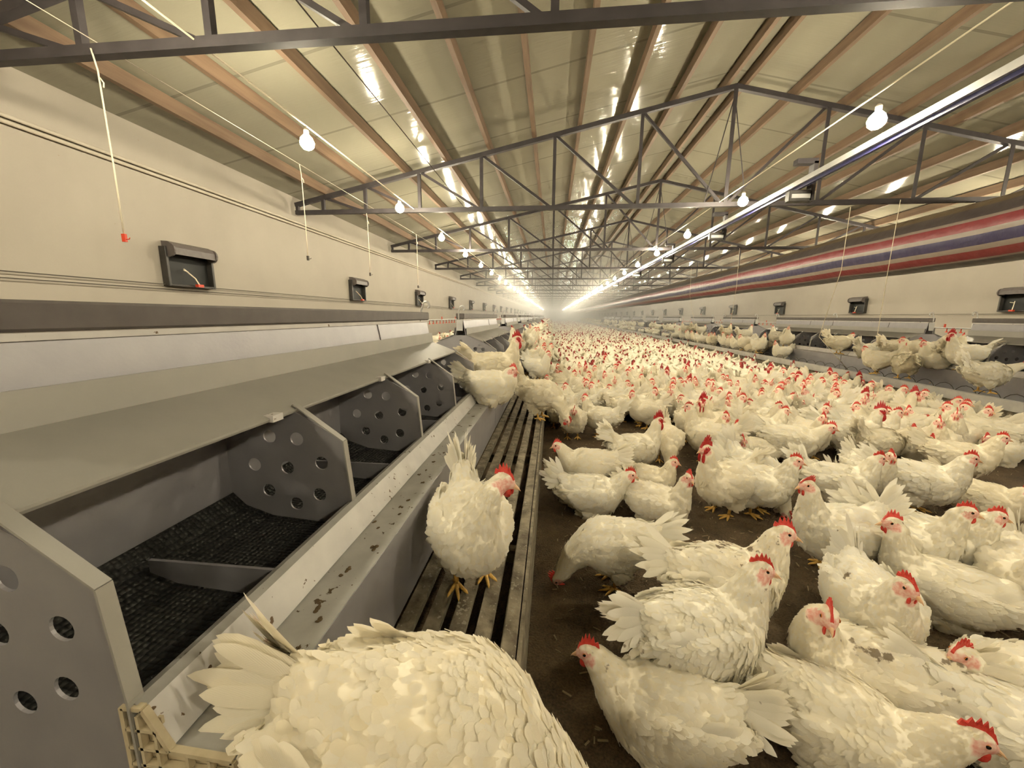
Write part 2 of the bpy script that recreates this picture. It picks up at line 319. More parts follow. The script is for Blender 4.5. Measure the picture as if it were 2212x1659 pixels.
# lamps: three rows
sock = MB().tube([(0, 0, .05), (0, 0, .10), (0, 0, .115)], .02, 10, rs=[.019, .022, .012])
def bulbmesh(sub):
    bm = bmesh.new(); bmesh.ops.create_icosphere(bm, subdivisions=sub, radius=.06)
    for v in bm.verts:
        if v.co.z > .02: v.co.x *= 1-.55*(v.co.z-.02)/.03*.5; v.co.y *= 1-.55*(v.co.z-.02)/.03*.5; v.co.z *= 1.25
    me = bpy.data.meshes.new('bulb'); bm.to_mesh(me); bm.free(); me.materials.append(M['bulb'])
    me.polygons.foreach_set('use_smooth', [True]*len(me.polygons)); return me
bm_near, bm_far = bulbmesh(2), bulbmesh(1)
sock_o = None
for row, lx in (('left', -2.14), ('middle', 2.36), ('right', 6.86)):
    for k in range(-4, 43):
        y = 3.42+2.05*k
        if row == 'right' and k > 20: continue
        lp = empty('ceiling_lamp', (lx, y, 2.75))
        bo = bpy.data.objects.new('bulb', bm_near if -2 < k < 6 else bm_far); COL.objects.link(bo); bo.parent = lp
        if sock_o is None: sock_o = sock.build('socket', M['socket'], lp, True); so = sock_o
        else: so = sock_o.copy(); COL.objects.link(so); so.parent = lp
        if k < 0: lab = f'lit ceiling bulb in the {row} row behind the camera'
        elif k < 12: lab = f'lit round ceiling bulb in the {row} lamp row, {ordinal(k)} from the camera'
        else: lab = f'small lit bulb far down the {row} lamp row, merging into the line of light'
        tag(lp, lab, 'ceiling lamp', f'bulbs of the {row} lamp row')
# cables and rails along the hall
def line(name, pts, r, m, label, cat, n=6): return tag(MB().tube(pts, r, n).build(name, m, smooth=True), label, cat)
for lx, z, nm in ((-2.14, 2.885, 'left'), (2.29, 2.90, 'middle'), (6.86, 2.89, 'right')):
    line('lamp_cable', [(lx, YB, z), (lx, YE-1, z)], .006, M['rope'], f'pale cable running above the {nm} row of bulbs', 'cable')
line('winch_cable', [(1.38*-1, YB, 2.92), (-1.38, 60, 2.92)], .004, M['wire'], 'thin dark winch cable under the left roof slope', 'cable')
line('winch_line', [(-2.80, YB, 2.915), (-2.80, 60, 2.915)], .0025, M['pipe'], 'thin pale cord running along the trusses near the left wall', 'cord')
rl = empty('lamp_rail', (2.50, 0, 2.65))
MB().box(-.028, .028, YB, YE-1, .0, .05).build('rail_profile', M['galv'], rl)
MB().box(.0, .03, YB, YE-1, -.03, 0).build('rail_strip', M['blue_rail'], rl)
tag(rl, 'long pale metal rail with dark blue underside hanging below the ridge', 'rail')
for i, y in enumerate((4.55, 6.6, 9.2, 12.4, 16.4, 21.0)):
    hb = empty('rail_hanger', (2.50, y, 2.65))
    bevel(MB().box(-.10, .12, -.03, .05, -.16, -.05).build('motor_box', M['black'], hb), .006)
    MB().box(.10, .14, -.03, .05, -.16, .22).box(-.06, .14, -.03, .05, .20, .25).build('bracket', M['truss'], hb)
    MB().box(-.08, .10, -.036, -.031, -.13, -.09).build('plate', M['galv'], hb)
    tag(hb, f'black C-shaped bracket box clamped on the lamp rail, {ordinal(i)} from the camera', 'bracket', 'bracket boxes on the lamp rail')

# wall services on the left wall
for dz in (0, .045):
    line('wall_pipe', [(XL+.03, YB, 2.70+dz), (XL+.03, YE-1, 2.70+dz)], .016, M['pipe'], ('upper' if dz else 'lower')+' of the two grey pipes on the left wall under the eaves', 'pipe')
for z in (1.60, 1.55):
    line('inlet_wire', [(XL+.035, YB, z), (XL+.035, 70, z)], .004, M['wire'], ('upper' if z > 1.58 else 'lower')+' thin wire along the left wall at the inlets', 'wire')
line('inlet_wire', [(XR-.035, YB, 1.42), (XR-.035, 70, 1.42)], .004, M['wire'], 'thin wire along the right wall under the air inlets', 'wire')

# air inlets
def inlet():
    r = empty('air_inlet')
    f = MB(); f.box(0, .08, -.29, -.262, 0, .41).box(0, .08, .262, .29, 0, .41).box(0, .08, -.262, .262, 0, .025).box(0, .08, -.262, .262, .385, .41)
    bevel(f.build('frame', M['black'], r), .004)
    MB().box(.0, .012, -.262, .262, .025, .385).build('back_panel', M['dark_opening'], r)
    prof = [(.0, .41), (.06, .405), (.11, .375), (.14, .33), (.152, .33), (.152, .40), (.125, .44), (.07, .465), (.0, .47)]
    MB().prism_y(prof, -.25, .25).build('hood', M['cap'], r)
    for s in (-1, 1):
        c = MB(); n = 14; vs = [(.095+.075*math.cos(2*math.pi*i/n), yy, .375+.075*math.sin(2*math.pi*i/n)) for yy in (s*.25, s*.27) for i in range(n)]
        c.add(vs, [tuple(range(n)), tuple(range(n, 2*n))]+[(i, (i+1) % n, (i+1) % n+n, i+n) for i in range(n)]); c.build('end_disc', M['cap'], r)
    MB().tube([(.03, -.06, .20), (.10, 0, .10), (.13, .02, .02)], .007, 6).tube([(.06, -.04, .17), (.07, -.10, .18)], .005, 6).build('linkage', M['rope'], r)
    MB().box(.11, .15, -.02, .05, .005, .035).build('clip', M['red_plastic'], r)
    return r
i0 = inlet(); itree = tree_of(i0)
for side in ('left', 'right'):
    for k in range(20):
        o = i0 if (side == 'left' and k == 0) else copy_tree(i0, ks=itree)
        if side == 'left': o.location = (XL, 4.12+3.85*k, 1.585)
        else: o.location = (XR, 4.55+3.93*k, 1.46); o.rotation_euler = (0, 0, math.pi)
        lab = f'black hooded air inlet on the {side} wall, {ordinal(k)} from the camera' if k < 11 else f'tiny black air inlet far down the {side} wall'
        tag(o, lab, 'air inlet', f'air inlets along the {side} wall')
        if k > 10 and o is not i0:
            pass

# striped air duct along the right side
def duct():
    ys = list(np.arange(YB+.1, 60, .5))+[60+2.0*i for i in range(15)]
    n = 40; vs = []; ang = []; r1 = random.Random(3)
    for y in ys:
        sag = .008*math.sin(y*1.717)+.004*math.sin(y*4.1); rr = .405+.006*math.sin(y*.8+1)
        for j in range(n):
            a = 2*math.pi*j/n; rad_ = rr*(1+.008*math.sin(3*a+y*.5)+.006*math.sin(9*a+y*1.3))
            vs.append((5.62+rad_*math.cos(a), y, 2.43+sag+rad_*math.sin(a)*(1.02))); ang.append(a/(2*math.pi))
    fs = []; fa = []
    for i in range(len(ys)-1):
        for j in range(n):
            fs.append((i*n+j, (i+1)*n+j, (i+1)*n+(j+1) % n, i*n+(j+1) % n)); fa.append([ang[j], ang[j], ang[j+1] if j < n-1 else 1, ang[j+1] if j < n-1 else 1])
    fs += [tuple(range(n)), tuple(range((len(ys)-1)*n, len(ys)*n))]; fa += [ang[:n], ang[:n]]
    me = bpy.data.meshes.new('striped_air_duct'); me.from_pydata(vs, [], fs); me.materials.append(M['duct'])
    at = me.attributes.new('ang', 'FLOAT', 'CORNER'); at.data.foreach_set('value', [x for f in fa for x in f])
    me.polygons.foreach_set('use_smooth', [True]*len(fs))
    o = bpy.data.objects.new('striped_air_duct', me); COL.objects.link(o)
    tag(o, 'long inflated air duct with red, blue and grey stripes hanging along the right side', 'air duct')
duct()

# hanging cords
for i, (x, y, zt, zb, hk) in enumerate(((-2.80, 2.37, 2.86, 1.80, 1), (-2.80, 4.32, 2.915, 1.95, 1), (-2.9, 6.06, 2.86, 1.95, 0), (-2.80, 8.0, 2.915, 1.9, 0))):
    r = empty('hanging_cord', (x, y, zb))
    h = zt-zb
    MB().tube([(0, 0, 0), (.004, 0, h*.4), (0, 0, h*.9), (0, -.02, h)], .0045, 6).tube([(0, 0, h*.87), (.015, .01, h*.84), (.022, 0, h*.81)], .004, 5).build('cord', M['rope'], r, True)
    MB().box(-.012, .012, -.008, .008, -.045, .005).tube([(0, 0, -.03), (.035, 0, -.028), (.04, 0, -.018)], .003, 5).build('hook', M['red_plastic'] if i == 0 else M['wire'], r)
    tag(r, ['white cord with a red hook hanging from the nearest truss by the left wall', 'white cord with a small dark hook hanging under the nearest left bulb', 'thin pale cord hanging from the second truss before the left wall', 'thin pale cord hanging beyond the second truss before the left wall'][i], 'hanging cord')
for i, (x, y) in enumerate(((4.15, 6.3), (4.55, 6.0), (4.2, 9.7), (4.4, 13.4))):
    line('suspension_cord', [(x, y-.05, 2.86), (x+.05, y+.02, 2.0), (x+(.5 if i % 2 else .25), y+.6, 1.0), (x+.78, y+.6, .455)], .004, M['rope'], ['pair-hung pale cord dropping from the second truss toward the right feeder', 'slanting pale cord from the second truss, right one of the pair', 'pale cord dropping from the third truss toward the right feeder', 'pale cord dropping from the fourth truss toward the right feeder'][i], 'cord', 5)

# ------------------------------------------------------------------ nests (built for the left side, +X faces the hall centre)
def holed_panel(y, t, prof, holes, r):
    """panel in the XZ plane with real round holes"""
    bm = bmesh.new(); n = 20
    outer = [bm.verts.new((x, 0, z)) for x, z in prof]; es = [bm.edges.new((outer[i], outer[(i+1) % len(outer)])) for i in range(len(outer))]
    for cx, cz in holes:
        c = [bm.verts.new((cx+r*math.cos(2*math.pi*i/n), 0, cz+r*math.sin(2*math.pi*i/n))) for i in range(n)]
        es += [bm.edges.new((c[i], c[(i+1) % n])) for i in range(n)]
    bmesh.ops.triangle_fill(bm, edges=es, use_beauty=True, use_dissolve=False)
    g = bmesh.ops.extrude_face_region(bm, geom=list(bm.faces))
    bmesh.ops.translate(bm, vec=(0, t, 0), verts=[v for v in g['geom'] if isinstance(v, bmesh.types.BMVert)])
    bmesh.ops.recalc_face_normals(bm, faces=bm.faces); bmesh.ops.translate(bm, vec=(0, y, 0), verts=bm.verts)
    me = bpy.data.meshes.new('partition'); bm.to_mesh(me); bm.free(); return me
PN = [(-.606, .375), (-.606, .735), (-.622, .920), (-.765, 1.000), (-.955, 1.078), (-1.105, 1.078), (-1.295, 1.00), (-1.438, .92), (-1.455, .375)]
HL = [(-.715, .83), (-.80, .905), (-.90, .90), (-.81, .82), (-.93, .81), (-.87, .735), (-.77, .725), (-.69, .755)]
def nest(length=2.60, n=5, hook=True):
    r = empty('nest_box')
    sp = length/(n-1)
    me = holed_panel(0, .005, PN, [(-.70, .845), (-.775, .92), (-.865, .925), (-.815, .825), (-.925, .83), (-.885, .745), (-.795, .705), (-.715, .74)], .021)
    me.materials.append(M['steel'])
    for k in range(n):
        o = bpy.data.objects.new('partition', me); COL.objects.link(o); o.parent = r; o.location = (0, k*sp-(.005 if k else 0), 0)
        if k in (0, n-1) or True:
            e = MB(); e.bar((-.606, .004, .60), (-.606, .004, .735), .004, .022).bar((-.606, .004, .735), (-.622, .004, .92), .004, .022).bar((-.622, .004, .92), (-.775, .004, 1.03), .004, .022)
            e.build('edge_trim', M['steel_clean'], o)
    for sgn in (1, -1):
        f = lambda x: -1.03+sgn*(x+1.03)
        hood = MB().prism_y([(f(-.765), 1.012), (f(-.768), 1.006), (f(-.955), 1.082), (f(-.955), 1.090), (f(-.765), 1.017)], -.01, length+.01)
        hood.build('hood', M['steel_clean'], r)
        if sgn == 1: [MB().box(-.785, -.755, yy-.02, yy+.02, 1.005, 1.024).build('hood_clip', M['steel_white'], r) for yy in (.55, 1.23, 1.9)]
        MB().prism_y([(f(-.952), 1.084), (f(-.958), 1.160), (f(-.963), 1.160), (f(-.958), 1.084)], -.01, length+.01).build('hood_flange', M['steel_clean'], r)
        MB().prism_y([(f(-.966), 1.08), (f(-1.0), 1.258), (f(-1.008), 1.258), (f(-.974), 1.08)], -.005, length+.005).build('roof_panel', M['steel'], r)
        MB().bar((f(-.972), length*.66, 1.12), (f(-.996), length*.66, 1.245), .004, .006).build('seam', M['cap'], r)
    MB().prism_y([(-1.015, .62), (-1.015, 1.03), (-1.045, 1.03), (-1.045, .62)], 0, length).build('back_panel', M['steel'], r)
    bevel(MB().box(-1.078, -.982, -.02, length+.02, 1.262, 1.322).build('ridge_cap', M['cap'], r), .006)
    MB().box(-1.068, -.992, -.005, length+.005, 1.245, 1.262).build('cap_flange', M['steel_white'], r)
    # mats with curled rim and low dividers
    for sgn in (1, -1):
        f = lambda x: -1.03+sgn*(x+1.03)
        prof = [(f(-.622), .64), (f(-.622), .655), (f(-.72), .648), (f(-.88), .660), (f(-.97), .69), (f(-1.012), .73), (f(-1.014), .64)]
        MB().prism_y(prof, .013, length-.013).build('nest_mat', M['mat'], r)
        [MB().box(*sorted((f(-.625), f(-.95))), k*sp+sp*.5-.004, k*sp+sp*.5+.004, .64, .715).build('low_divider', M['steel'], r) for k in range(n-1)]
    for yy in (-.02, length+.02):
        h = MB(); h.tube([(-1.045, yy, 1.18), (-1.045, yy, 1.34), (-1.03, yy, 1.375)]+[(-1.005+.028*math.cos(a), yy, 1.378+.028*math.sin(a)) for a in (2.6, 2.0, 1.4, .8, .2, -.4, -1.0)], .009, 6)
        h.box(-1.07, -1.0, yy-.008, yy+.008, 1.13, 1.25); h.build('hook_bracket', M['galv'], r)
    return r
NEST_L = [.42, 4.31, 8.2, 12.1, 16.0, 19.9, 23.8, 27.7, 31.6, 35.5, 39.4, 43.3]
NEST_R = [2.1+2.55*0, 5.64+0, 9.6, 13.3, 17.0, 20.9, 24.8, 28.7, 32.6, 36.5, 40.4, 44.3]
NEST_R = [3.62, 8.68-2.05, 8.68, 11.9, 14.9, 18.4, 22.2, 26, 30, 34, 38, 42]
n0 = nest(); ntree = tree_of(n0)
REF = ['nearest the camera', 'just beyond the gap']
for i, y in enumerate(NEST_L):
    o = n0 if i == 0 else copy_tree(n0, ks=ntree); o.location = (0, y, 0)
    lab = f'grey steel nest box unit on the left slats, {REF[i]}' if i < 2 else f'grey steel nest box unit on the left slats, {ordinal(i)} from the camera'
    tag(o, lab, 'nest box', 'nest boxes along the left side')
SEG_R = [(-1.2, 2.60), (3.35, 2.60), (6.60, 2.02), (8.64, 2.02), (11.75, 2.05), (14.8, 2.1), (18.4, 2.6), (22.2, 2.6), (26.1, 2.6), (30, 2.6), (34, 2.6), (38, 2.6), (42, 2.6)]
for i, (y, ln) in enumerate(SEG_R):
    if i == 0: continue
    o = copy_tree(n0, ks=ntree); o.rotation_euler = (0, 0, math.pi); o.location = (2*XC-.0, y+ln, 0); o.scale = (1, ln/2.60, 1)
    tag(o, f'grey steel nest box unit on the right slats, {ordinal(i-1)} from the camera' if i < 8 else 'small grey nest box unit far down the right side', 'nest box', 'nest boxes along the right side')

# egg belt cover running in front of the nests
def belt(length, endcap):
    r = empty('egg_belt_cover')
    MB().prism_y([(-.622, .60), (-.622, .722), (-.606, .728), (-.588, .722), (-.588, .715), (-.612, .712), (-.612, .60)], 0, length).build('lip', M['steel_dirty'], r)
    MB().prism_y([(-.588, .722), (-.553, .655), (-.558, .652), (-.594, .718)], 0, length).build('sloping_strip', M['steel_white'], r)
    MB().prism_y([(-.556, .652), (-.452, .650), (-.452, .644), (-.556, .645)], 0, length).build('shelf', M['steel_dirty'], r)
    MB().box(-.457, -.450, 0, length, .375, .649).build('front_panel', M['steel'], r)
    if endcap:
        e = MB(); pts = [(-.622, .60), (-.622, .722), (-.588, .722), (-.553, .652), (-.452, .648), (-.452, .60)]
        n = len(pts)
        for i in range(n):
            a, b_ = pts[i], pts[(i+1) % n]; e.bar((a[0], 0, a[1]), (b_[0], 0, b_[1]), .007, .010)
        for x in (-.598, -.572, -.525, -.49): e.box(x-.0025, x+.0025, -.005, .005, .60, .71 if x < -.58 else .685 if x < -.56 else .647)
        for z, x1 in ((.622, -.455), (.652, -.556), (.685, -.572)): e.box(-.62, x1, -.005, .005, z-.0025, z+.0025)
        e.box(-.622, -.452, .006, .010, .60, .645).box(-.622, -.57, .006, .010, .645, .70); e.build('end_cap', M['beige'], r)
    return r
b0 = belt(2.64, True); tag(b0, 'grey egg belt cover with beige latticed end cap along the nearest left nest', 'belt cover', 'egg belt covers on the left'); b0.location = (0, .42, 0)
b1 = belt(3.88, False); btree = tree_of(b1)
for k in range(9):
    for side in ('left', 'right'):
        if side == 'left' and k == 0: o = b1
        else: o = copy_tree(b1, ks=btree)
        if side == 'left': o.location = (0, 3.07+3.89*k, 0)
        else: o.location = (2*XC, -.3+3.89*(k+1), 0); o.rotation_euler = (0, 0, math.pi)
        tag(o, f'grey egg belt cover along the {side} nests, {ordinal(k+(side=="left"))} length from the camera', 'belt cover', f'egg belt covers on the {side}')

# slatted floors
def slats(length=2.11):
    r = empty('slatted_floor')
    s_ = MB()
    for k in range(4): s_.box(-.445+.080*k, -.398+.080*k, 0, length-.006, .345, .37)
    s_.build('slats', M['slat'], r)
    bevel(MB().box(-.123, -.078, 0, length-.006, .335, .372).build('edge_board', M['slat'], r), .004)
    MB().box(-.074, -.062, 0, length, .0, .366).build('side_board', M['slat'], r)
    MB().box(-.45, -.078, .02, .06, .28, .334).box(-.45, -.078, length*.5-.02, length*.5+.02, .28, .334).build('bearer', M['slat'], r)
    return r
s0 = slats(); stree = tree_of(s0)
for k in range(18):
    for side in ('left', 'right'):
        o = s0 if (k == 0 and side == 'left') else copy_tree(s0, ks=stree)
        y = .42+2.11*(k-1)
        if side == 'left': o.location = (0, y, 0)
        else: o.location = (2*XC, y+2.11, 0); o.rotation_euler = (0, 0, math.pi)
        tag(o, f'dirty slatted floor section in front of the {side} nests, {ordinal(k)} from the camera', 'slatted floor', f'slatted floor sections on the {side}')
for side, x0, x1 in (('left', XL+.02, -1.46), ('right', 6.20, XR-.02)):
    b = MB()
    xx = x0
    while xx < x1-.05: b.box(xx, xx+.05, YB+.1, 60, .345, .37); xx += .085
    o = b.build('slatted_floor', M['slat']); tag(o, f'wide slatted floor between the {side} nests and the {side} wall', 'slatted floor')

# nipple drinkers behind the nests
def drinker(x, y0, y1, side, z=1.17):
    r = empty('drinker_line', (x, 0, z))
    MB().tube([(0, y0, .03), (0, y1, .03)], .012, 8).build('pipe', M['galv'], r)
    nb = MB()
    y = y0+.1
    while y < y1:
        nb.tube([(0, y, 0.02), (0, y, -.03)], .008, 6).tube([(0, y, -.03), (0, y, -.05)], .02, 8, rs=[.012, .024]); y += .25
    nb.build('drinker_cups', M['red_plastic'], r)
    cl = MB(); y = y0+.3
    while y < y1: cl.box(-.008, .008, y-.012, y+.012, .02, .10); y += 1.2
    cl.build('hanger_clip', M['red_plastic'], r)
    tag(r, f'red-cupped drinker pipe running behind the {side} nest boxes', 'drinker line')
drinker(-2.45, 1, 26, 'left'); drinker(7.15, 4, 26, 'right', 1.12)

# feeder trough with coil guard on the right slats' edge
r = empty('feeder_trough', (4.80, 0, .395))
MB().prism_y([(-.03, -.03), (-.035, .075), (-.02, .085), (-.012, .075), (-.01, .0), (.075, .0), (.08, .06), (.09, .06), (.085, -.03)], 1.0, 60).build('trough', M['galv'], r)
MB().box(-.008, .074, 1.0, 60, .001, .035).build('feed', M['litter'], r)
co = MB(); pts = []; n = 0; y = 1.2
while y < 26:
    a = n*math.pi/4; pts.append((.035-.035*math.sin(a), y, .10+.045*math.cos(a))); n += 1; y += .0125*1.25*2
co.tube(pts, .004, 4); co.build('coil_guard', M['wire'], r)
tag(r, 'long metal feeder trough with wire coil guard on the right slat edge', 'feeder trough')

# ------------------------------------------------------------------ hens and cocks
def catmull(P, n):
    P = np.array(P, float); out = []
    Q = np.vstack([2*P[0]-P[1], P, 2*P[-1]-P[-2]])
    for i in range(1, len(Q)-2):
        for k in range(n):
            t = k/n; a, b, c, d = Q[i-1], Q[i], Q[i+1], Q[i+2]
            out.append(.5*((2*b)+(-a+c)*t+(2*a-5*b+4*c-d)*t*t+(-a+3*b-3*c+d)*t**3))
    out.append(P[-1]); return np.array(out)
NECK = {  # neck centre line (x, z, half width, half height) up to the head, and head pitch
 'up':      ([(.132, .285, .088, .088), (.156, .342, .066, .066), (.170, .390, .049, .050), (.180, .424, .040, .042)], (.192, .446), -8),
 'tall':    ([(.134, .295, .086, .086), (.158, .360, .060, .060), (.172, .415, .045, .046), (.180, .455, .038, .040)], (.192, .478), -5),
 'mid':     ([(.140, .275, .086, .084), (.178, .318, .064, .062), (.205, .352, .049, .049), (.226, .376, .040, .042)], (.242, .392), -12),
 'low':     ([(.128, .272, .090, .084), (.148, .312, .072, .068), (.158, .342, .054, .054), (.168, .362, .042, .044)], (.182, .376), -8),
 'stretch': ([(.150, .268, .080, .076), (.205, .298, .056, .054), (.260, .322, .043, .042), (.305, .338, .037, .038)], (.330, .347), -10),
 'peck':    ([(.150, .225, .084, .084), (.205, .178, .064, .062), (.240, .124, .047, .046), (.258, .084, .038, .040)], (.275, .060), -62),
}
def torso(neck, sit, tail, rooster):
    T = [(-.200, .322+tail*.06, .016, .020), (-.165, .302+tail*.04, .048, .046), (-.115, .275, .084, .082), (-.055, .250, .120, .118), (.010, .236, .133, .132), (.075, .243, .126, .130)]
    return T+neck
def sphere_pts(n=10, m=6):
    v = [(0, 0, 1)]+[(math.sin(math.pi*j/m)*math.cos(2*math.pi*i/n), math.sin(math.pi*j/m)*math.sin(2*math.pi*i/n), math.cos(math.pi*j/m)) for j in range(1, m) for i in range(n)]+[(0, 0, -1)]
    f = [(0, 1+i, 1+(i+1) % n) for i in range(n)]
    for j in range(m-2):
        for i in range(n): a = 1+j*n+i; b_ = 1+j*n+(i+1) % n; f.append((a, a+n, b_+n, b_))
    L_ = len(v)-1; f += [(L_, L_-n+(i+1) % n, L_-n+i) for i in range(n)]
    return np.array(v), f
SPV, SPF = sphere_pts()
def rotz(a): c, s = math.cos(a), math.sin(a); return np.array([[c, -s, 0], [s, c, 0], [0, 0, 1]])
def roty(a): c, s = math.cos(a), math.sin(a); return np.array([[c, 0, s], [0, 1, 0], [-s, 0, c]])

def hen_shape(pose, turn, sit, tail, cock, bend=0.0, seed=0, voxel=.0095):
    """returns dict of geometry for one posture. +X forward, feet at the origin"""
    R = random.Random(seed); g = {}
    neck, hc, hp = NECK[pose]; T = torso(neck, sit, tail, cock)
    P = [(x, 0.0, z, a, b_) for x, z, a, b_ in T]
    for i in range(len(P)):        # sideways bend of the neck
        k = max(0, i-6)
        if k: x, y, z, a, b_ = P[i]; P[i] = (x-abs(bend)*.1*(k/4)**2, bend*.12*(k/4)**1.5, z, a, b_)
    hx, hz = hc; hy = bend*.12*1.25; hx -= abs(bend)*.12
    C = catmull(P, 5)
    b = MB()
    def ell(c, r, Rm=None):
        v = SPV*np.array(r)
        if Rm is not None: v = v@Rm.T
        b.add(v+np.array(c), SPF)
    for i, (x, y, z, a, h) in enumerate(C):
        d = C[min(i+1, len(C)-1)][:3]-C[max(i-1, 0)][:3]; d /= np.linalg.norm(d)+1e-9
        th = math.atan2(d[2], d[0]); ell((x, y, z), ((a+h)*.38, a, h), roty(-th))
    ell((-.10, 0, .225), (.09, .085, .072)); ell((.06, 0, .195), (.10, .088, .072))     # fluff under the tail, keel
    ell((-.165, 0, .262), (.055, .062, .062))
    for s in (-1, 1):                                                             # folded wings
        W = catmull([(.105, s*.084, .272, .028, .052), (.05, s*.110, .258, .028, .072), (-.03, s*.113, .252, .027, .068), (-.10, s*.097, .262, .022, .05), (-.165, s*.070, .280, .014, .028)], 5)
        for x, y, z, a, h in W: ell((x, y, z), (.045, a, h))
        if not sit:
            for x, y, z, r in catmull([(-.005, s*.062, .165, .058), (.006, s*.058, .128, .042), (.008, s*.055, .104, .026), (.006, s*.054, .088, .014)], 4): ell((x, y, z), (r, r, r))
        else: ell((.02, s*.075, .165), (.09, .05, .06))
    Hm = rotz(turn)@roty(-rad(hp))                                                # head frame
    hd = np.array([hx, hy, hz]); nb = np.array([C[-1][0], C[-1][1], C[-1][2]])
    for t in (.0, .33, .66, 1):
        p = nb*(1-t)+hd*t; ell(p, (.034-.002*t, .033-.006*t, .036-.006*t), Hm)
    hs = 1.32 if cock else 1.2
    def H(x, y, z): return Hm@np.array([x, y, z])*hs+hd
    ell(H(.006, 0, .003), (.029*hs, .0205*hs, .024*hs), Hm); ell(H(.024, 0, -.003), (.017*hs, .0135*hs, .0155*hs), Hm)
    me = bpy.data.meshes.new('tmp'); me.from_pydata(b.v, [], b.f); o = bpy.data.objects.new('tmp', me); COL.objects.link(o)
    md = o.modifiers.new('r', 'REMESH'); md.mode = 'VOXEL'; md.voxel_size = voxel
    sm = o.modifiers.new('s', 'SMOOTH'); sm.factor = .5; sm.iterations = 3
    dg = bpy.context.evaluated_depsgraph_get(); ev = o.evaluated_get(dg); m2 = ev.to_mesh()
    nv = len(m2.vertices); V = np.empty(nv*3, 'f'); m2.vertices.foreach_get('co', V); V = V.reshape(-1, 3).astype(float)
    N = np.empty(nv*3, 'f'); m2.vertices.foreach_get('normal', N); N = N.reshape(-1, 3).astype(float)
    Fc = [tuple(p.vertices) for p in m2.polygons]
    ev.to_mesh_clear(); bpy.data.objects.remove(o); bpy.data.meshes.remove(me)
    loc = (V-hd)@Hm/hs
    hd = hd.copy()
    skin = np.clip((1-((loc[:, 0]-.011)/.0225)**2-((loc[:, 2]+.0025)/.0195)**2)/.22, 0, 1)*(np.abs(loc[:, 1]) < .05)
    skin = np.maximum(skin, (loc[:, 0] > .024)*(np.linalg.norm(loc, axis=1) < .05))
    from mathutils import noise as mn
    lump = np.array([mn.noise(Vector((v[0]*26+seed*7, v[1]*34, v[2]*34)))*.0042+mn.noise(Vector((v[0]*60, v[1]*75+seed, v[2]*75)))*.0016 for v in V])
    V = V+N*(lump*np.clip((np.linalg.norm(V-hd, axis=1)-.05)/.06, 0, 1))[:, None]
    H = lambda x, y, z: Hm@np.array([x, y, z])*hs+hd
    V[:, 2] -= .030; C[:, 2] -= .030; hd[2] -= .030
    g.update(V=V, N=N, F=Fc, skin=skin, C=C, hd=hd, Hm=Hm, H=H, hs=hs, cock=cock, sit=sit, tail=tail, loc=loc)
    return g

LEGR = [(.0, .010), (.5, .0075), (1, .0085)]
def add_legs(b, mi, stance, R):
    for s in (-1, 1):
        fx = .012+(.04*s*stance); y = s*.054
        b.tube([(.008, y, .115), (.002+fx*.3, y, .07), (fx, y, .018)], .009, 8, mi, rs=[.0125, .0085, .0095])
        for a, l in ((-.62, .052), (0, .066), (.60, .052), (math.pi-.25*s, .030)):
            dx, dy = math.cos(a), math.sin(a)
            pts = [(fx, y, .016), (fx+dx*l*.35, y+dy*l*.35, .013), (fx+dx*l*.7, y+dy*l*.7, .008), (fx+dx*l, y+dy*l, .006), (fx+dx*l*1.16, y+dy*l*1.16, .002)]
            b.tube(pts, .006, 6, mi, rs=[.008, .0072, .0062, .0048, .0012])

def feathers_at(pts, nrm, dirs, ln, wd, lift, seed, tint, curl=.035):
    """arrays of feathers -> verts, faces, uv, tint"""
    n = len(pts); rs = np.random.default_rng(seed)
    v = np.array([0, .3, .62, .86, 1.0]); wp = np.array([.45, .92, 1.0, .86, .40]); u = np.array([-1, 0, 1.])
    nrm = nrm/np.linalg.norm(nrm, axis=1, keepdims=True)
    d = dirs-nrm*np.sum(dirs*nrm, axis=1, keepdims=True); d /= np.linalg.norm(d, axis=1, keepdims=True)+1e-9
    side = np.cross(nrm, d)
    ang = rs.normal(0, .20, n)[:, None]; d2 = d*np.cos(ang)+side*np.sin(ang); side = np.cross(nrm, d2)
    lf = lift*(1+rs.normal(0, .6, n))
    VV = np.zeros((n, 5, 3, 3)); T_ = np.zeros((n, 15))
    for j in range(5):
        for k in range(3):
            c = ln*v[j]; h = np.sin(lf)*c-curl*ln*v[j]**2*1.0-.16*wd*u[k]**2+.0012
            w_ = wd*wp[j]*u[k]*(1+rs.normal(0, .07, n)*(v[j] > .5))
            VV[:, j, k] = pts+d2*(c*np.cos(lf)*(1-.06*(u[k]**2)*(v[j] > .8)))[:, None]+nrm*h[:, None]+side*w_[:, None]
    V = VV.reshape(n*15, 3)
    q = np.array([(j*3+k, (j+1)*3+k, (j+1)*3+k+1, j*3+k+1) for j in range(4) for k in range(2)])
    Fq = (q[None]+np.arange(n)[:, None, None]*15).reshape(-1, 4)
    uvt = np.array([(k*.5, v[j]) for j in range(5) for k in range(3)])
    UV = np.tile(uvt, (n, 1)); TT = np.repeat(tint, 15)
    SN = np.repeat(nrm, 15, axis=0)
    return V, Fq, UV, TT, SN
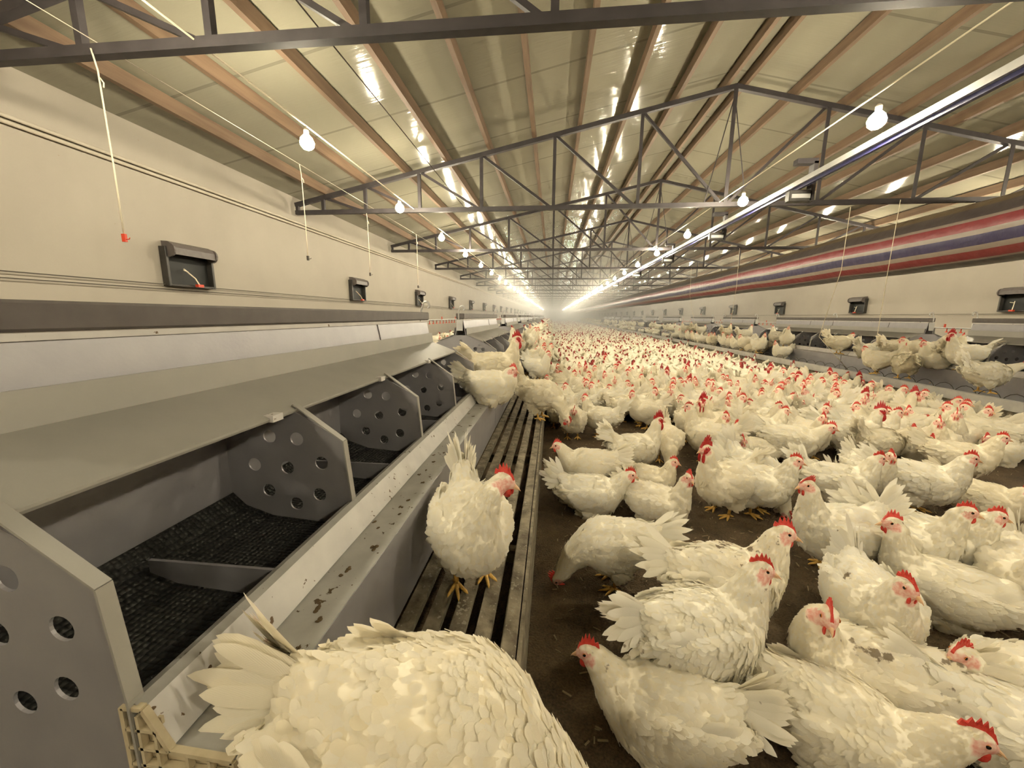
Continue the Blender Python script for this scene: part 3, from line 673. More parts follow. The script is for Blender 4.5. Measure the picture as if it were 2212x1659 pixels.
def mesh_fast(name, V, Fq, mats, UV=None, tint=None, SN=None, mi=None, soft=.38):
    me = bpy.data.meshes.new(name); nf = len(Fq)
    me.vertices.add(len(V)); me.vertices.foreach_set('co', np.asarray(V, 'f').ravel())
    me.loops.add(nf*4); me.loops.foreach_set('vertex_index', np.asarray(Fq, 'i').ravel())
    me.polygons.add(nf); me.polygons.foreach_set('loop_start', np.arange(nf, dtype='i')*4); me.polygons.foreach_set('loop_total', np.full(nf, 4, 'i'))
    me.polygons.foreach_set('use_smooth', np.ones(nf, bool))
    for mt in mats: me.materials.append(mt)
    if mi is not None: me.polygons.foreach_set('material_index', np.asarray(mi, 'i'))
    if UV is not None:
        ul = me.uv_layers.new(name='UVMap'); ul.data.foreach_set('uv', np.asarray(UV)[np.asarray(Fq).ravel()].astype('f').ravel())
    if tint is not None: at = me.attributes.new('tint', 'FLOAT', 'POINT'); at.data.foreach_set('value', np.asarray(tint, 'f'))
    me.update(calc_edges=True)
    if SN is not None:     # soft plumage: feather normals lean toward the body surface they lie on
        gn = np.empty(len(V)*3, 'f'); me.vertices.foreach_get('normal', gn); gn = gn.reshape(-1, 3)
        sw = np.clip(np.sum(gn*SN, axis=1, keepdims=True)*2, 0, 1)*soft
        nn = gn*(1-sw)+SN*sw; nn /= np.linalg.norm(nn, axis=1, keepdims=True)+1e-9
        me.normals_split_custom_set_from_vertices(nn.tolist())
    return me

def coat(g, seed, density=1.0, big=1.0):
    """contour feathers over the body, laid from head to tail"""
    rs = np.random.default_rng(seed); V, N, loc = g['V'], g['N'], g['loc']; C = g['C']
    tri = np.array([(f[0], f[1], f[2]) for f in g['F']]+[(f[0], f[2], f[3]) for f in g['F'] if len(f) == 4])
    A = np.linalg.norm(np.cross(V[tri[:, 1]]-V[tri[:, 0]], V[tri[:, 2]]-V[tri[:, 0]]), axis=1)/2
    cen = V[tri].mean(1)
    dn = np.linalg.norm(cen-g['hd'], axis=1)
    wt = A*np.where(dn < .09, 4.0, np.where(dn < .15, 2.6, 1.0))
    n = int(5200*density); idx = rs.choice(len(tri), n, p=wt/wt.sum())
    a, b_ = rs.random(n), rs.random(n); fl = a+b_ > 1; a[fl] = 1-a[fl]; b_[fl] = 1-b_[fl]
    w0 = 1-a-b_; t = tri[idx]
    P = V[t[:, 0]]*w0[:, None]+V[t[:, 1]]*a[:, None]+V[t[:, 2]]*b_[:, None]
    Nn = N[t[:, 0]]*w0[:, None]+N[t[:, 1]]*a[:, None]+N[t[:, 2]]*b_[:, None]
    sk = g['skin'][t].mean(1); hl = (P-g['hd'])@g['Hm']/g['hs']
    keep = (sk < .25) & ~((hl[:, 0] > .012) & (np.linalg.norm(hl, axis=1) < .05)) & (P[:, 2] > (.085 if g['hd'][2] > .15 else .015))
    P, Nn = P[keep], Nn[keep]; n = len(P)
    D = np.linalg.norm(P[:, None]-C[None, :, :3], axis=2)/(C[None, :, 3]+C[None, :, 4])
    k = D.argmin(1); tg = C[np.maximum(k-1, 0), :3]-C[np.minimum(k+1, len(C)-1), :3]
    tg = tg/(np.linalg.norm(tg, axis=1, keepdims=True)+1e-9)
    side = (np.abs(P[:, 1]) > .075) & (P[:, 0] < .12)
    tg[side] = np.array([-1, 0, -.12]); tg[:, 2] -= .12
    dh = np.linalg.norm(P-g['hd'], axis=1); f = np.clip((dh-.03)/.20, 0, 1)
    ln = (.011+.018*f)*big; wd = (.0032+.0062*f)*big
    ln[side] *= 1.35; wd[side] *= 1.15
    back = (P[:, 0] < -.02) & (Nn[:, 2] > .3) & ~side; ln[back] *= 1.1
    lift = np.where(f < .5, .085, .115); rear = (P[:, 0] < -.13); lift = np.where(rear, .17, lift); ln[rear] *= 1.1
    tint = np.clip(.62+rs.normal(0, .16, n)+.25*f-.1, 0, 1)
    return feathers_at(P-Nn*.0012, Nn, tg, ln*(1+rs.normal(0, .15, n)), wd, lift, seed+1, tint)

def tail_feathers(g, seed):
    rs = np.random.default_rng(seed); tl = g['tail']; n = 46; cock = g['cock']
    P, Nn, D, ln, wd = [], [], [], [], []
    el0 = rad(18+42*tl)
    for i in range(n):
        s = -1 if i % 2 else 1; k = (i//2)/(n/2-1)
        el = el0-k*rad(34)+rs.normal(0, .05); yaw = s*(.05+.17*k)+rs.normal(0, .05)
        d = np.array([-math.cos(el)*math.cos(yaw), math.sin(yaw)*math.cos(el)*1.0, math.sin(el)])
        P.append((-.165-.012*k, s*(.006+.026*k), .300+tl*.03-.035*k)); D.append(d)
        nn = np.array([0, s*1.0, .35+.25*k]); nn -= d*(nn@d); Nn.append(nn)
        ln.append((.150-.045*k)*(1.0 if not cock else 1.15)*(1+rs.normal(0, .13))); wd.append(.0155-.003*k)
    a = feathers_at(np.array(P), np.array(Nn), np.array(D), np.array(ln), np.array(wd), np.full(n, .02), seed, np.clip(.85+rs.normal(0, .1, n), 0, 1), curl=-.06 if not cock else .25)
    return a
def wing_feathers(g, seed):
    rs = np.random.default_rng(seed); out = []
    for s in (-1, 1):
        n = 13; P, Nn, D, ln = [], [], [], []
        for i in range(n):
            k = i/(n-1)
            P.append((.02-.13*k, s*(.118-.018*k), .235+.035*k+.02*math.sin(3*k))); D.append((-1, -s*(.16+.12*k), .03+.20*k)); Nn.append((-.12, s*1.0, .30)); ln.append(.080-.012*k)
        out.append(feathers_at(np.array(P), np.array(Nn), np.array(D), np.array(ln), np.full(n, .0145), np.full(n, .05), seed+s, np.clip(.9+rs.normal(0, .08, n), 0, 1), curl=.03))
    return out
def join_f(parts):
    o = 0; VV, FF, UU, TT = [], [], [], []
    NN = []
    for V, Fq, UV, T_, SN in parts: VV.append(V); FF.append(Fq+o); UU.append(UV); TT.append(T_); NN.append(SN); o += len(V)
    return np.vstack(VV), np.vstack(FF), np.vstack(UU), np.concatenate(TT), np.vstack(NN)

def comb_mesh(g, R):
    H = g['H']; ck = g['cock']; k = 2.5 if ck else 1.25+R.random()*.3; n = 6
    base = [(.030, .004), (.020, .016), (.006, .0215), (-.010, .020), (-.020, .014)]
    top = []
    xs = np.linspace(.031, -.026*(1.25 if ck else 1), 2*n+1)
    for i, x in enumerate(xs):
        env = .020*k*math.sin(math.pi*min(1, max(0, (i+.9)/(2*n+1.4))))**.7
        zb = .0215-((x-.002)/.032)**2*.016
        top.append((x-.004*(i % 2), zb+(env*(1.0 if i % 2 else .42))))
    pts = base[:1]+top+base[::-1][:-1]
    vs = []; m_ = len(pts); lean = .0025*R.uniform(-1, 1)*(3 if R.random() < .3 else 1)
    b = MB(); cx = (0, .004)
    for s in (-1, 1):
        for x, z in pts:
            th = .0034 if z < .024 else .0018
            vs.append(H(x, s*th*(1.5 if ck else 1)+lean*max(0, (z-.02))/.01, z))
    fs = []
    # strips between base curve and teeth
    bm = bmesh.new(); vv = [bm.verts.new(v) for v in vs]
    for s in (0, 1):
        ed = [bm.edges.new((vv[s*m_+i], vv[s*m_+(i+1) % m_])) for i in range(m_)]
        bmesh.ops.triangle_fill(bm, edges=ed, use_beauty=True)
    for i in range(m_):
        try: bm.faces.new((vv[i], vv[(i+1) % m_], vv[m_+(i+1) % m_], vv[m_+i]))
        except Exception: pass
    bmesh.ops.recalc_face_normals(bm, faces=bm.faces)
    me = bpy.data.meshes.new('comb'); bm.to_mesh(me); bm.free(); return me
def blob(H, c, r, tilt=0, n=10, m=6):
    v = SPV*np.array(r); v[:, 0] *= (1-.25*np.sign(v[:, 2])*np.abs(v[:, 2]/r[2])); v = v@roty(tilt).T+np.array(c)
    return [H(*p) for p in v], SPF
def part(name, VF, mat, parent=None, smooth=True):
    me = bpy.data.meshes.new(name)
    me.from_pydata([tuple(map(float, v)) for v in VF[0]], [], VF[1]); me.materials.append(mat)
    me.polygons.foreach_set('use_smooth', [smooth]*len(VF[1])); return me

PROTO = {}; HEADPOS = {}; RB = random.Random(77)
def proto(key):
    """meshes of one posture: body, plumage, tail, comb, wattles, beak, eyes, lobes"""
    if key in PROTO: return PROTO[key]
    pose, turn, sit, tail, cock, bend, seed = key
    R = random.Random(seed*31+5); g = hen_shape(pose, rad(turn), sit, tail, cock, bend, seed)
    b = MB(); nb = len(g['V'])
    if not sit: add_legs(b, 1, R.uniform(-.5, .5), R)
    me = bpy.data.meshes.new('bird_body')
    me.from_pydata([tuple(v) for v in g['V']]+[tuple(v) for v in b.v], [], g['F']+[tuple(i+nb for i in f) for f in b.f])
    me.materials.append(M['body']); me.materials.append(M['leg'])
    me.polygons.foreach_set('material_index', [0]*len(g['F'])+[1]*len(b.f)); me.polygons.foreach_set('use_smooth', [True]*(len(g['F'])+len(b.f)))
    a = me.attributes.new('skin', 'FLOAT', 'POINT'); a.data.foreach_set('value', np.concatenate([g['skin'], np.zeros(len(b.v))]).astype('f'))
    a = me.attributes.new('tint', 'FLOAT', 'POINT'); a.data.foreach_set('value', np.full(nb+len(b.v), .6, 'f'))
    H = g['H']; out = [('body', me)]
    near = seed in (2, 31, 4, 5, 6, 7, 8, 9, 10, 13, 14) or (seed == 12 and not sit)
    fp = join_f([coat(g, seed*7+1, 1.7 if seed == 2 else 1.0 if near else .55, .78 if seed == 2 else 1.0 if near else 1.25)]+wing_feathers(g, seed*7+3))
    out.append(('plumage', mesh_fast('plumage', fp[0], fp[1], [M['feather']], fp[2], fp[3], fp[4])))
    tp = tail_feathers(g, seed*7+2); out.append(('tail', mesh_fast('tail', tp[0], tp[1], [M['feather']], tp[2], tp[3])))
    red = M['comb_cock'] if cock else M['comb']
    cm = comb_mesh(g, R); cm.materials.append(red); out.append(('comb', cm))
    kw = 2.25 if cock else 1.25
    for s in (-1, 1): out.append(('wattle', part('wattle', blob(H, (.021-.006*(kw-1), s*.0075*kw**.5, -.019-.013*(kw-1)), (.0100*kw, .0034, .0125*kw), .15), red)))
    if cock:
        for s in (-1, 1): out.append(('face_skin', part('face_skin', blob(H, (.006, s*.0145, -.001), (.020, .0065, .019)), red)))
    # beak: two mandibles
    bk = MB(); nn = 8
    for rs_, z0, dz, ln in ((.0072, -.002, -.010, .026), (.0052, -.0085, -.0035, .019)):
        pts = [H(.032+ln*t-.004, 0, z0+dz*t*t) for t in (0, .35, .7, 1)]
        bk.tube(pts, 0, nn, 0, rs=[rs_, rs_*.78, rs_*.45, rs_*.1])
    out.append(('beak', part('beak', (bk.v, bk.f), M['beak'])))
    for s in (-1, 1):
        v = [H(.0135+.0048*p[0], s*(.0172+.0026*p[2]), .0060+.0048*p[1]) for p in SPV]
        em = part('eye', (v, SPF), M['eye']); em.materials.append(M['pupil'])
        em.polygons.foreach_set('material_index', [1 if all(SPV[i][2] > .45 for i in f) else 0 for f in SPF]); out.append(('eye', em))
        out.append(('ear_lobe', part('ear_lobe', blob(H, (-.007, s*.0195, -.0055), (.0048, .0030, .0070)), M['lobe'])))
    PROTO[key] = out; HEADPOS[key] = np.array(g['hd']); return out
def bird(key, x, y, z, facing, scale=1.0, name=None, label=None, group=None, dirt=None):
    cock = key[4]; sit = key[2]; nm = name or ('rooster' if cock else 'hen')
    wm = RB.random(); dirt = dirt if dirt is not None else RB.random()**2*.72
    ms = proto(key); root = None
    for pn, me in ms:
        if root is None:
            root = bpy.data.objects.new(nm, me); COL.objects.link(root)
            root.location = (x, y, z-(.097*scale if sit else 0)); root.rotation_euler = (0, 0, rad(facing)); root.scale = (scale,)*3
        else:
            c = bpy.data.objects.new(pn, me); COL.objects.link(c); c.parent = root; c['warmth'] = wm; c['soiling'] = dirt
    root['warmth'] = wm; root['soiling'] = dirt
    tag(root, label, 'rooster' if cock else 'hen', group); return root

# key: (pose, head turn deg, sitting, tail 0..1, cock, neck bend, seed)
def K(pose='up', turn=0, sit=False, tail=.45, cock=False, bend=0.0, seed=1): return (pose, turn, sit, tail, cock, bend, seed)
BIRDS = []
PLACED = []
HEADS = {'white hen behind the dirt-speckled': (1690, 1150), 'dirt-speckled white hen': (1640, 1228), 'white hen lying in front': (1275, 1408), 'broad white hen sitting in front': (1790, 1330),
         'white hen with speckled feathers': (1955, 1265), 'white hen in the bottom right': (2100, 1590), 'white hen at the right edge lowering': (2080, 1412), 'white hen with yellow beak': (1930, 1130),
         'white hen looking right, breast': (2085, 1105), 'white hen just behind another': (2150, 1115), 'plump white hen': (2095, 990), 'rooster with large dark red comb facing left': (1525, 970),
         'white hen sitting near the slat edge': (1360, 1025), 'white hen sitting with narrow': (1488, 1032), 'rooster with dark red wattles': (1422, 908), 'rooster with spiky': (1868, 852), 'rooster with yellow beak': (1975, 850),
         'rooster with yellow-stained': (2020, 825), 'yellow-necked hen': (1972, 928), 'white hen facing right with pointed tail': (1695, 887), 'broad white hen facing the camera': (1785, 882), 'white hen standing side on': (1745, 1048),
         'clean white hen': (1718, 995), 'white hen looking left toward': (1205, 962), 'white hen with its red face': (1897, 990), 'white hen whose face': (1925, 985), 'white hen pecking at the litter right': (1207, 1248)}
def at_px(px, py, zc, z0, key, facing, scale, label, group=None, X=None, dirt=None):
    p = onz(px, py, z0+zc) if X is None else onx(px, py, X)
    hp_ = next((v for k_, v in HEADS.items() if label.startswith(k_)), None)
    if hp_:
        proto(key); hd = HEADPOS[key]*scale; q = onz(hp_[0], hp_[1], z0+hd[2]-(.097*scale if key[2] else 0)); c, s = math.cos(rad(facing)), math.sin(rad(facing))
        p = q-np.array([c*hd[0]-s*hd[1], s*hd[0]+c*hd[1], 0])
    PLACED.append((p[0], p[1], scale)); return bird(key, p[0], p[1], z0, facing, scale, None, label, group, dirt)
G1 = 'white birds standing and sitting on the litter'; G2 = 'white birds on the left slats and nests'; G3 = 'white birds on the right feeder and slats'
SL = .372
at_px(905, 1605, .27, SL, K('peck', 0, False, .0, seed=2), -8, 1.16, 'big white hen seen from above at the bottom edge, fluffy tail over the belt cover', G2, dirt=0.0)
at_px(1015, 1115, .24, SL, K('up', 50, False, 1.2, bend=.6, seed=31), 290, 1.0, 'white hen standing on the slats facing the camera with tail raised, beside the nests', G2, dirt=0.0)
at_px(1350, 1228, .22, 0, K('peck', 0, False, .10, seed=4), 186, 1.0, 'white hen pecking at the litter right beside the slat edge, tail to the right', G1)
at_px(1500, 1390, .20, 0, K('up', -28, False, .1, seed=5), 14, 1.10, 'dirt-speckled white hen in front, back soiled, looking to the right', G1, dirt=1.0)
at_px(1575, 1230, .20, 0, K('up', -20, False, .12, seed=6), 0, 1.12, 'white hen behind the dirt-speckled one, dirty back, bright comb, looking right', G1, dirt=0.95)
at_px(1450, 1495, .19, 0, K('mid', 0, True, .30, seed=7), 173, 1.0, 'white hen lying in front, broad tail to the right, yellow beak to the left', G1, dirt=0.95)
at_px(1885, 1430, .17, 0, K('up', 75, True, .15, bend=.3, seed=8), 172, 1.12, 'broad white hen sitting in front with its face blurred toward the camera', G1, dirt=0.85)
at_px(1935, 1355, .20, 0, K('up', 25, False, .2, seed=9), 252, 1.02, 'white hen with speckled feathers behind the blurred one, comb upright, facing the camera', G1, dirt=0.9)
at_px(1850, 1590, .17, 0, K('mid', 10, True, .1, seed=10), -34, 1.05, 'white hen in the bottom right corner with its large pink face turned right', G1, dirt=0.1)
at_px(2235, 1375, .20, 0, K('mid', 0, True, .3, seed=11), 190, 1.0, 'white hen at the right edge lowering its red head toward the left', G1)
at_px(2215, 1540, .20, 0, K('low', 0, True, .3, seed=12), -30, 1.05, 'white hen cut by the right edge, fluffy back turned, in the front corner', G1)
at_px(1835, 1150, .23, 0, K('tall', 0, False, .75, seed=13), 190, 1.08, 'white hen standing side on with red comb and raised tail, looking left', G1)
at_px(2055, 1255, .20, 0, K('tall', 20, True, .2, seed=14), 150, 1.08, 'white hen with yellow beak pointing left and tail to the lower right', G1)
at_px(2085, 1175, .22, 0, K('tall', 30, False, .3, seed=15), 300, 1.0, 'white hen looking right, breast to the camera, near the right edge', G1)
at_px(2140, 1185, .22, 0, K('up', 20, False, .3, seed=15), 320, 1.0, 'white hen just behind another near the right edge, bright red face looking right', G1)
at_px(2215, 1240, .22, 0, K('up', 0, False, .3, seed=17), 235, 1.0, 'yellowish white hen cut by the right edge, breast only', G1)
at_px(1655, 1060, .21, 0, K('up', 15, False, .4, seed=16), 318, 1.03, 'clean white hen looking right with large pink face, middle of the near flock', G1)
at_px(1865, 1035, .21, 0, K('up', 20, False, .6, seed=3), 335, 1.0, 'white hen with its red face close to another hen face, tail raised to the left', G1)
at_px(1935, 1020, .21, 0, K('up', 0, False, .4, seed=17), 262, .95, 'white hen whose face touches the next hen, upright yellowish neck', G1)
at_px(2030, 1060, .21, 0, K('up', 20, False, .3, seed=16), 320, 1.05, 'plump white hen on the right looking right, comb lying toward the beak', G1)
at_px(2125, 1050, .21, 0, K('low', 0, True, .5, seed=12), 300, 1.0, 'fluffy white hen sitting behind the plump one on the right', G1)
at_px(1555, 1045, .24, 0, K('tall', 0, False, .35, True, seed=18), 205, 1.06, 'rooster with large dark red comb facing left before a hen with upright tail', G1)
at_px(1625, 1010, .24, 0, K('peck', 0, False, 1.0, seed=19), 292, 1.05, 'white hen bending down with its pointed tail sticking straight up', G1)
at_px(1315, 1065, .20, 0, K('mid', 0, True, .5, seed=20), -4, 1.05, 'white hen sitting near the slat edge facing right, tail at the left', G1)
at_px(1435, 1095, .20, 0, K('tall', -40, True, .1, seed=21), 320, 1.0, 'white hen sitting with narrow red comb to the camera, beside the sitting one', G1)
at_px(1345, 970, .25, 0, K('tall', 0, False, .75, True, seed=22), 12, 1.02, 'rooster with dark red wattles facing right, fanned tail at the left, near the slats', G1)
at_px(1255, 990, .22, 0, K('mid', 0, False, .2, seed=7), 184, 1.0, 'white hen looking left toward the slat edge, partly behind a rooster', G1)
at_px(1440, 945, .22, 0, K('peck', 0, False, .8, seed=19), 262, 1.0, 'white hen pecking toward the camera behind the rooster by the slats', G1)
at_px(1400, 1010, .20, 0, K('up', 0, True, .2, seed=17), 330, .9, 'hen half hidden under the rooster breast, small red comb showing', G1)
at_px(1238, 905, .21, 0, K('mid', -10, False, .3, seed=23), 268, 1.0, 'white hen facing the camera beside the slats with both feet visible', G1)
at_px(1205, 885, .21, 0, K('mid', -10, False, .3, seed=23), 280, .9, 'white hen squeezed against the slat edge, comb only showing', G1)
at_px(1300, 905, .20, 0, K('up', 0, False, .9, seed=3), 160, 1.0, 'white hen with ruffled tail, red comb toward the slats', G1)
at_px(1395, 885, .22, 0, K('up', 0, False, .3, seed=14), 200, 1.0, 'round white hen facing left with clear red face, behind the slat-side rooster', G1)
at_px(1530, 935, .20, 0, K('up', 0, False, .3, seed=17), 290, 1.0, 'white hen facing the camera with small comb, between roosters', G1)
at_px(1650, 925, .23, 0, K('up', 0, False, .85, seed=3), 350, 1.02, 'white hen facing right with pointed tail at the left, mid flock', G1)
at_px(1755, 915, .22, 0, K('up', 0, False, .4, seed=17), 285, 1.05, 'broad white hen facing the camera, narrow upright comb, mid flock', G1)
at_px(1825, 895, .25, 0, K('tall', 0, False, .6, True, seed=22), 8, 1.06, 'rooster with spiky dark red comb looking right, left one of the pair', G1)
at_px(1915, 895, .25, 0, K('tall', 0, False, .3, True, seed=24), 2, 1.06, 'rooster with yellow beak looking right, second of the pair', G1)
at_px(2080, 880, .24, 0, K('tall', 0, False, .1, True, seed=18), 176, 1.02, 'rooster with yellow-stained neck facing left, standing along the feeder', G1)
at_px(1985, 925, .22, 0, K('up', 0, False, .3, seed=14), 200, 1.0, 'white hen facing left in front of the feeder, red comb and lobes', G1)
at_px(2110, 900, .22, 0, K('mid', 180*0, False, .3, seed=20), 172, 1.0, 'white hen lying along the feeder side with pale red face', G1)
at_px(1890, 965, .21, 0, K('stretch', 0, False, .8, seed=25), 14, 1.02, 'yellow-necked hen stretching toward the right, ruffled white tail', G1)
at_px(2070, 985, .22, 0, K('up', 10, False, .4, seed=16), 322, 1.0, 'white hen on the right with red face behind the plump one', G1)
at_px(2160, 950, .22, 0, K('low', 0, True, .4, seed=12), 200, 1.0, 'fluffy white hen on the right edge of the middle flock', G1)
at_px(1815, 1050, .15, 0, K('peck', 0, True, .3, seed=4), 250, .95, 'hen crouching low behind the side-on hen, only a red comb visible', G1)
at_px(1330, 845, .22, 0, K('up', 0, False, .3, seed=17), 255, 1.0, 'white hen facing the camera, third line of hens from the slats', G1)
at_px(1325, 790, .24, 0, K('tall', 0, False, .2, True, seed=24), 195, 1.0, 'rooster with bright comb facing left in the flock near the slats', G1)
# slats and nests, left
at_px(1068, 757, .24, .655, K('tall', 0, False, .35, True, seed=22), 4, 1.0, 'rooster standing on the belt cover by the nest gap, looking right', G2, X=-.49)
at_px(1058, 838, .17, .655, K('low', -20, True, .25, seed=26), -12, 1.0, 'white hen sitting on the end of the nearest belt cover, face turned right', G2, X=-.46)
at_px(1165, 850, .23, SL, K('peck', 0, False, .95, seed=19), -30, 1.06, 'white hen on the slat edge bending down to the right, tail up', G2)
at_px(1150, 748, .22, SL+.0, K('up', 0, False, .4, seed=14), 170, 1.0, 'white hen on the slats looking left beyond the bending one', G2)
at_px(1178, 752, .24, SL, K('up', 0, False, .9, seed=3), 120, 1.0, 'white hen on the slats with back turned and tail up', G2)
at_px(1135, 730, .22, .655, K('up', 0, False, .3, seed=16), 10, .95, 'white hen on the belt cover behind the rooster, small red face', G2, X=-.5)
at_px(1165, 708, .22, .655, K('stretch', 0, False, .3, seed=25), 20, .95, 'white hen leaning forward on the far belt cover behind the rooster', G2, X=-.5)
for i, (px, py) in enumerate(((925, 715), (938, 708), (948, 722), (960, 705), (970, 712), (918, 706), (955, 698), (978, 700))):
    p = onx(px, 720, -1.9-.35*(i % 4)); PLACED.append((p[0], p[1], 1))
    bird(K('up', 0, False, .4, seed=[14, 17, 16, 3][i % 4]), p[0], p[1], SL, [200, 270, 20, 110, 250][i % 5], 1.0, None, 'white hen in the gap between the left nests under the red drinkers', 'hens behind the left nests')
# right feeder and nests
for px, py, key, fc, lab in (
    (2135, 790, K('stretch', 0, False, .75, seed=25), -4, 'white hen walking right along the feeder with neck stretched by the near right nest'),
    (1960, 770, K('up', 0, False, .1, seed=14), 60, 'white hen perched on the feeder with back turned, neck upright'),
    (1902, 765, K('low', 0, False, .8, seed=12), 120, 'hen perched on the feeder left of the upright-necked one, tail raised'),
    (1640, 742, K('up', 0, False, .4, seed=17), 270, 'white hen on the right feeder edge facing the camera, in front of the fourth nest'),
    (1612, 728, K('low', 0, False, .4, seed=12), 200, 'white hen on the right feeder beside the one facing the camera')):
    at_px(px, py, 0, .487, key, fc, 1.04, lab, G3, X=4.86)
for px, py, key, fc, X, z0, lab in (
    (2028, 762, K('up', 0, True, .7, seed=14), 175, 5.22, .66, 'white hen sitting on the right belt cover between two nests, facing left'),
    (1985, 742, K('low', 0, False, .5, seed=12), 160, 5.24, .66, 'fluffy white hen on the right belt cover behind the perched ones'),
    (1940, 738, K('stretch', 0, False, .3, seed=25), 5, 5.24, .66, 'white hen on the right belt cover leaning away to the right'),
    (1878, 736, K('low', 0, True, .95, seed=12), 20, 5.24, .66, 'small looking white hen at the right nest opening with tail up'),
    (1815, 725, K('low', 0, False, .9, seed=3), 350, 5.24, .66, 'white hen at the middle right nest opening, tail up to the left'),
    (2095, 738, K('tall', 0, False, .3, True, seed=18), 170, 5.24, .66, 'rooster on the right belt cover looking left under the drinkers'),
    (2065, 735, K('up', 0, False, .4, seed=16), 30, 5.3, .66, 'white hen beside the rooster on the right belt cover')):
    at_px(px, py, 0, z0, key, fc, 1.0, lab, G3, X=X)

# the flock further back: birds on a jittered grid over the litter
POSES = [K('up', 0, False, .4, seed=14), K('up', 15, False, .4, seed=16), K('up', 0, False, .35, seed=17), K('up', 48, False, .98, seed=3), K('tall', 20, True, .2, seed=14), K('tall', 0, False, .75, seed=13),
         K('mid', 0, True, .5, seed=20), K('mid', -10, False, .3, seed=23), K('peck', 0, False, .8, seed=19), K('low', 0, True, .5, seed=12), K('low', 0, False, .8, seed=12), K('stretch', 0, False, .8, seed=25)]
PW = [4, 4, 4, 2, 2, 2, 2, 2, 3, 3, 2, 1]
COCKS = [K('tall', 0, False, .35, True, seed=18), K('tall', 0, False, .6, True, seed=22), K('tall', 0, False, .3, True, seed=24)]
R = random.Random(11); cand = []
y = 2.2
while y < 88:
    st_ = .262 if y < 24 else .36
    x = .12
    while x < 4.66:
        cand.append((x+R.uniform(-.085, .085), y+R.uniform(-.085, .085))); x += st_
    y += st_
def vis(p): q = np.array([p[0], p[1], .25-EYE]); z = q@_f; X = 1106+F_PX*(q@_r)/z; Y = 829.5-F_PX*(q@_u)/z; return z > 0 and -60 < X < 2290 and -60 < Y < 1760, X, Y
hand = len(PLACED)
cl = []
for (x, y) in cand:
    v, X, Y = vis((x, y))
    if not v: continue
    if Y > 950 or (Y > 872 and 1180 < X < 1480): continue      # the front of the flock is placed by hand
    if any((x-a)**2+(y-b_)**2 < (.22*s_)**2 for a, b_, s_ in PLACED[:hand]): continue
    cl.append((x, y, X, Y))
cl.sort(key=lambda t: t[1])
NIND = 300-hand-38
FACE = {0: 'facing right', 1: 'facing away right', 2: 'turned away', 3: 'facing away left', 4: 'facing left', 5: 'facing front left', 6: 'facing front', 7: 'facing front right'}
PN_ = {'up': 'head up', 'tall': 'neck tall', 'mid': 'head half raised', 'peck': 'head down', 'low': 'head tucked low', 'stretch': 'neck stretched forward'}
for x, y, X, Y in cl[:NIND]:
    ck = R.random() < .085
    key = R.choice(COCKS) if ck else R.choices(POSES, PW)[0]; fc = R.choice((R.uniform(0, 360), R.uniform(150, 350)))
    side = 'near slats' if x < .9 else 'left of middle' if x < 1.9 else 'in mid litter' if x < 2.9 else 'right of middle' if x < 3.9 else 'along feeder'
    db = 'behind front birds' if y < 5.2 else 'by second nest' if y < 6.6 else 'past second nest' if y < 8 else 'in dense flock beyond'
    lab = f"{'dark-combed rooster' if ck else 'white hen'} {side}, {db}, {PN_[key[0]]}, {FACE[int(((fc+22.5) % 360)//45)]}"
    bird(key, x, y, 0, fc, R.uniform(.98, 1.10), None, lab, f'birds on the litter {side}, {db}')

for i in range(38):
    rt = i < 24; k = i if rt else i-24
    y = (9.0+k*.30 if rt else 5.5+k*.28)+R.uniform(-.08, .08); x = R.choice((4.98, 5.08, 5.23)) if rt else R.choice((-.32, -.20, -.51)); z = (.655 if x > 5.2 or x < -.5 else SL)
    key = R.choices(POSES[:6]+POSES[9:11], [3, 3, 3, 2, 1, 2, 2, 2])[0]; fc = R.uniform(0, 360)
    bird(key, x, y, z, fc, R.uniform(.96, 1.04), None, f"white hen {'by the right feeder' if rt else 'on the left slats'}, {'on the belt cover' if z > .5 else 'standing on the slats'}, {PN_[key[0]]}, {FACE[int(((fc+22.5) % 360)//45)]}", 'hens beyond the near ones on the right lane' if rt else 'hens beyond the near ones on the left slats')

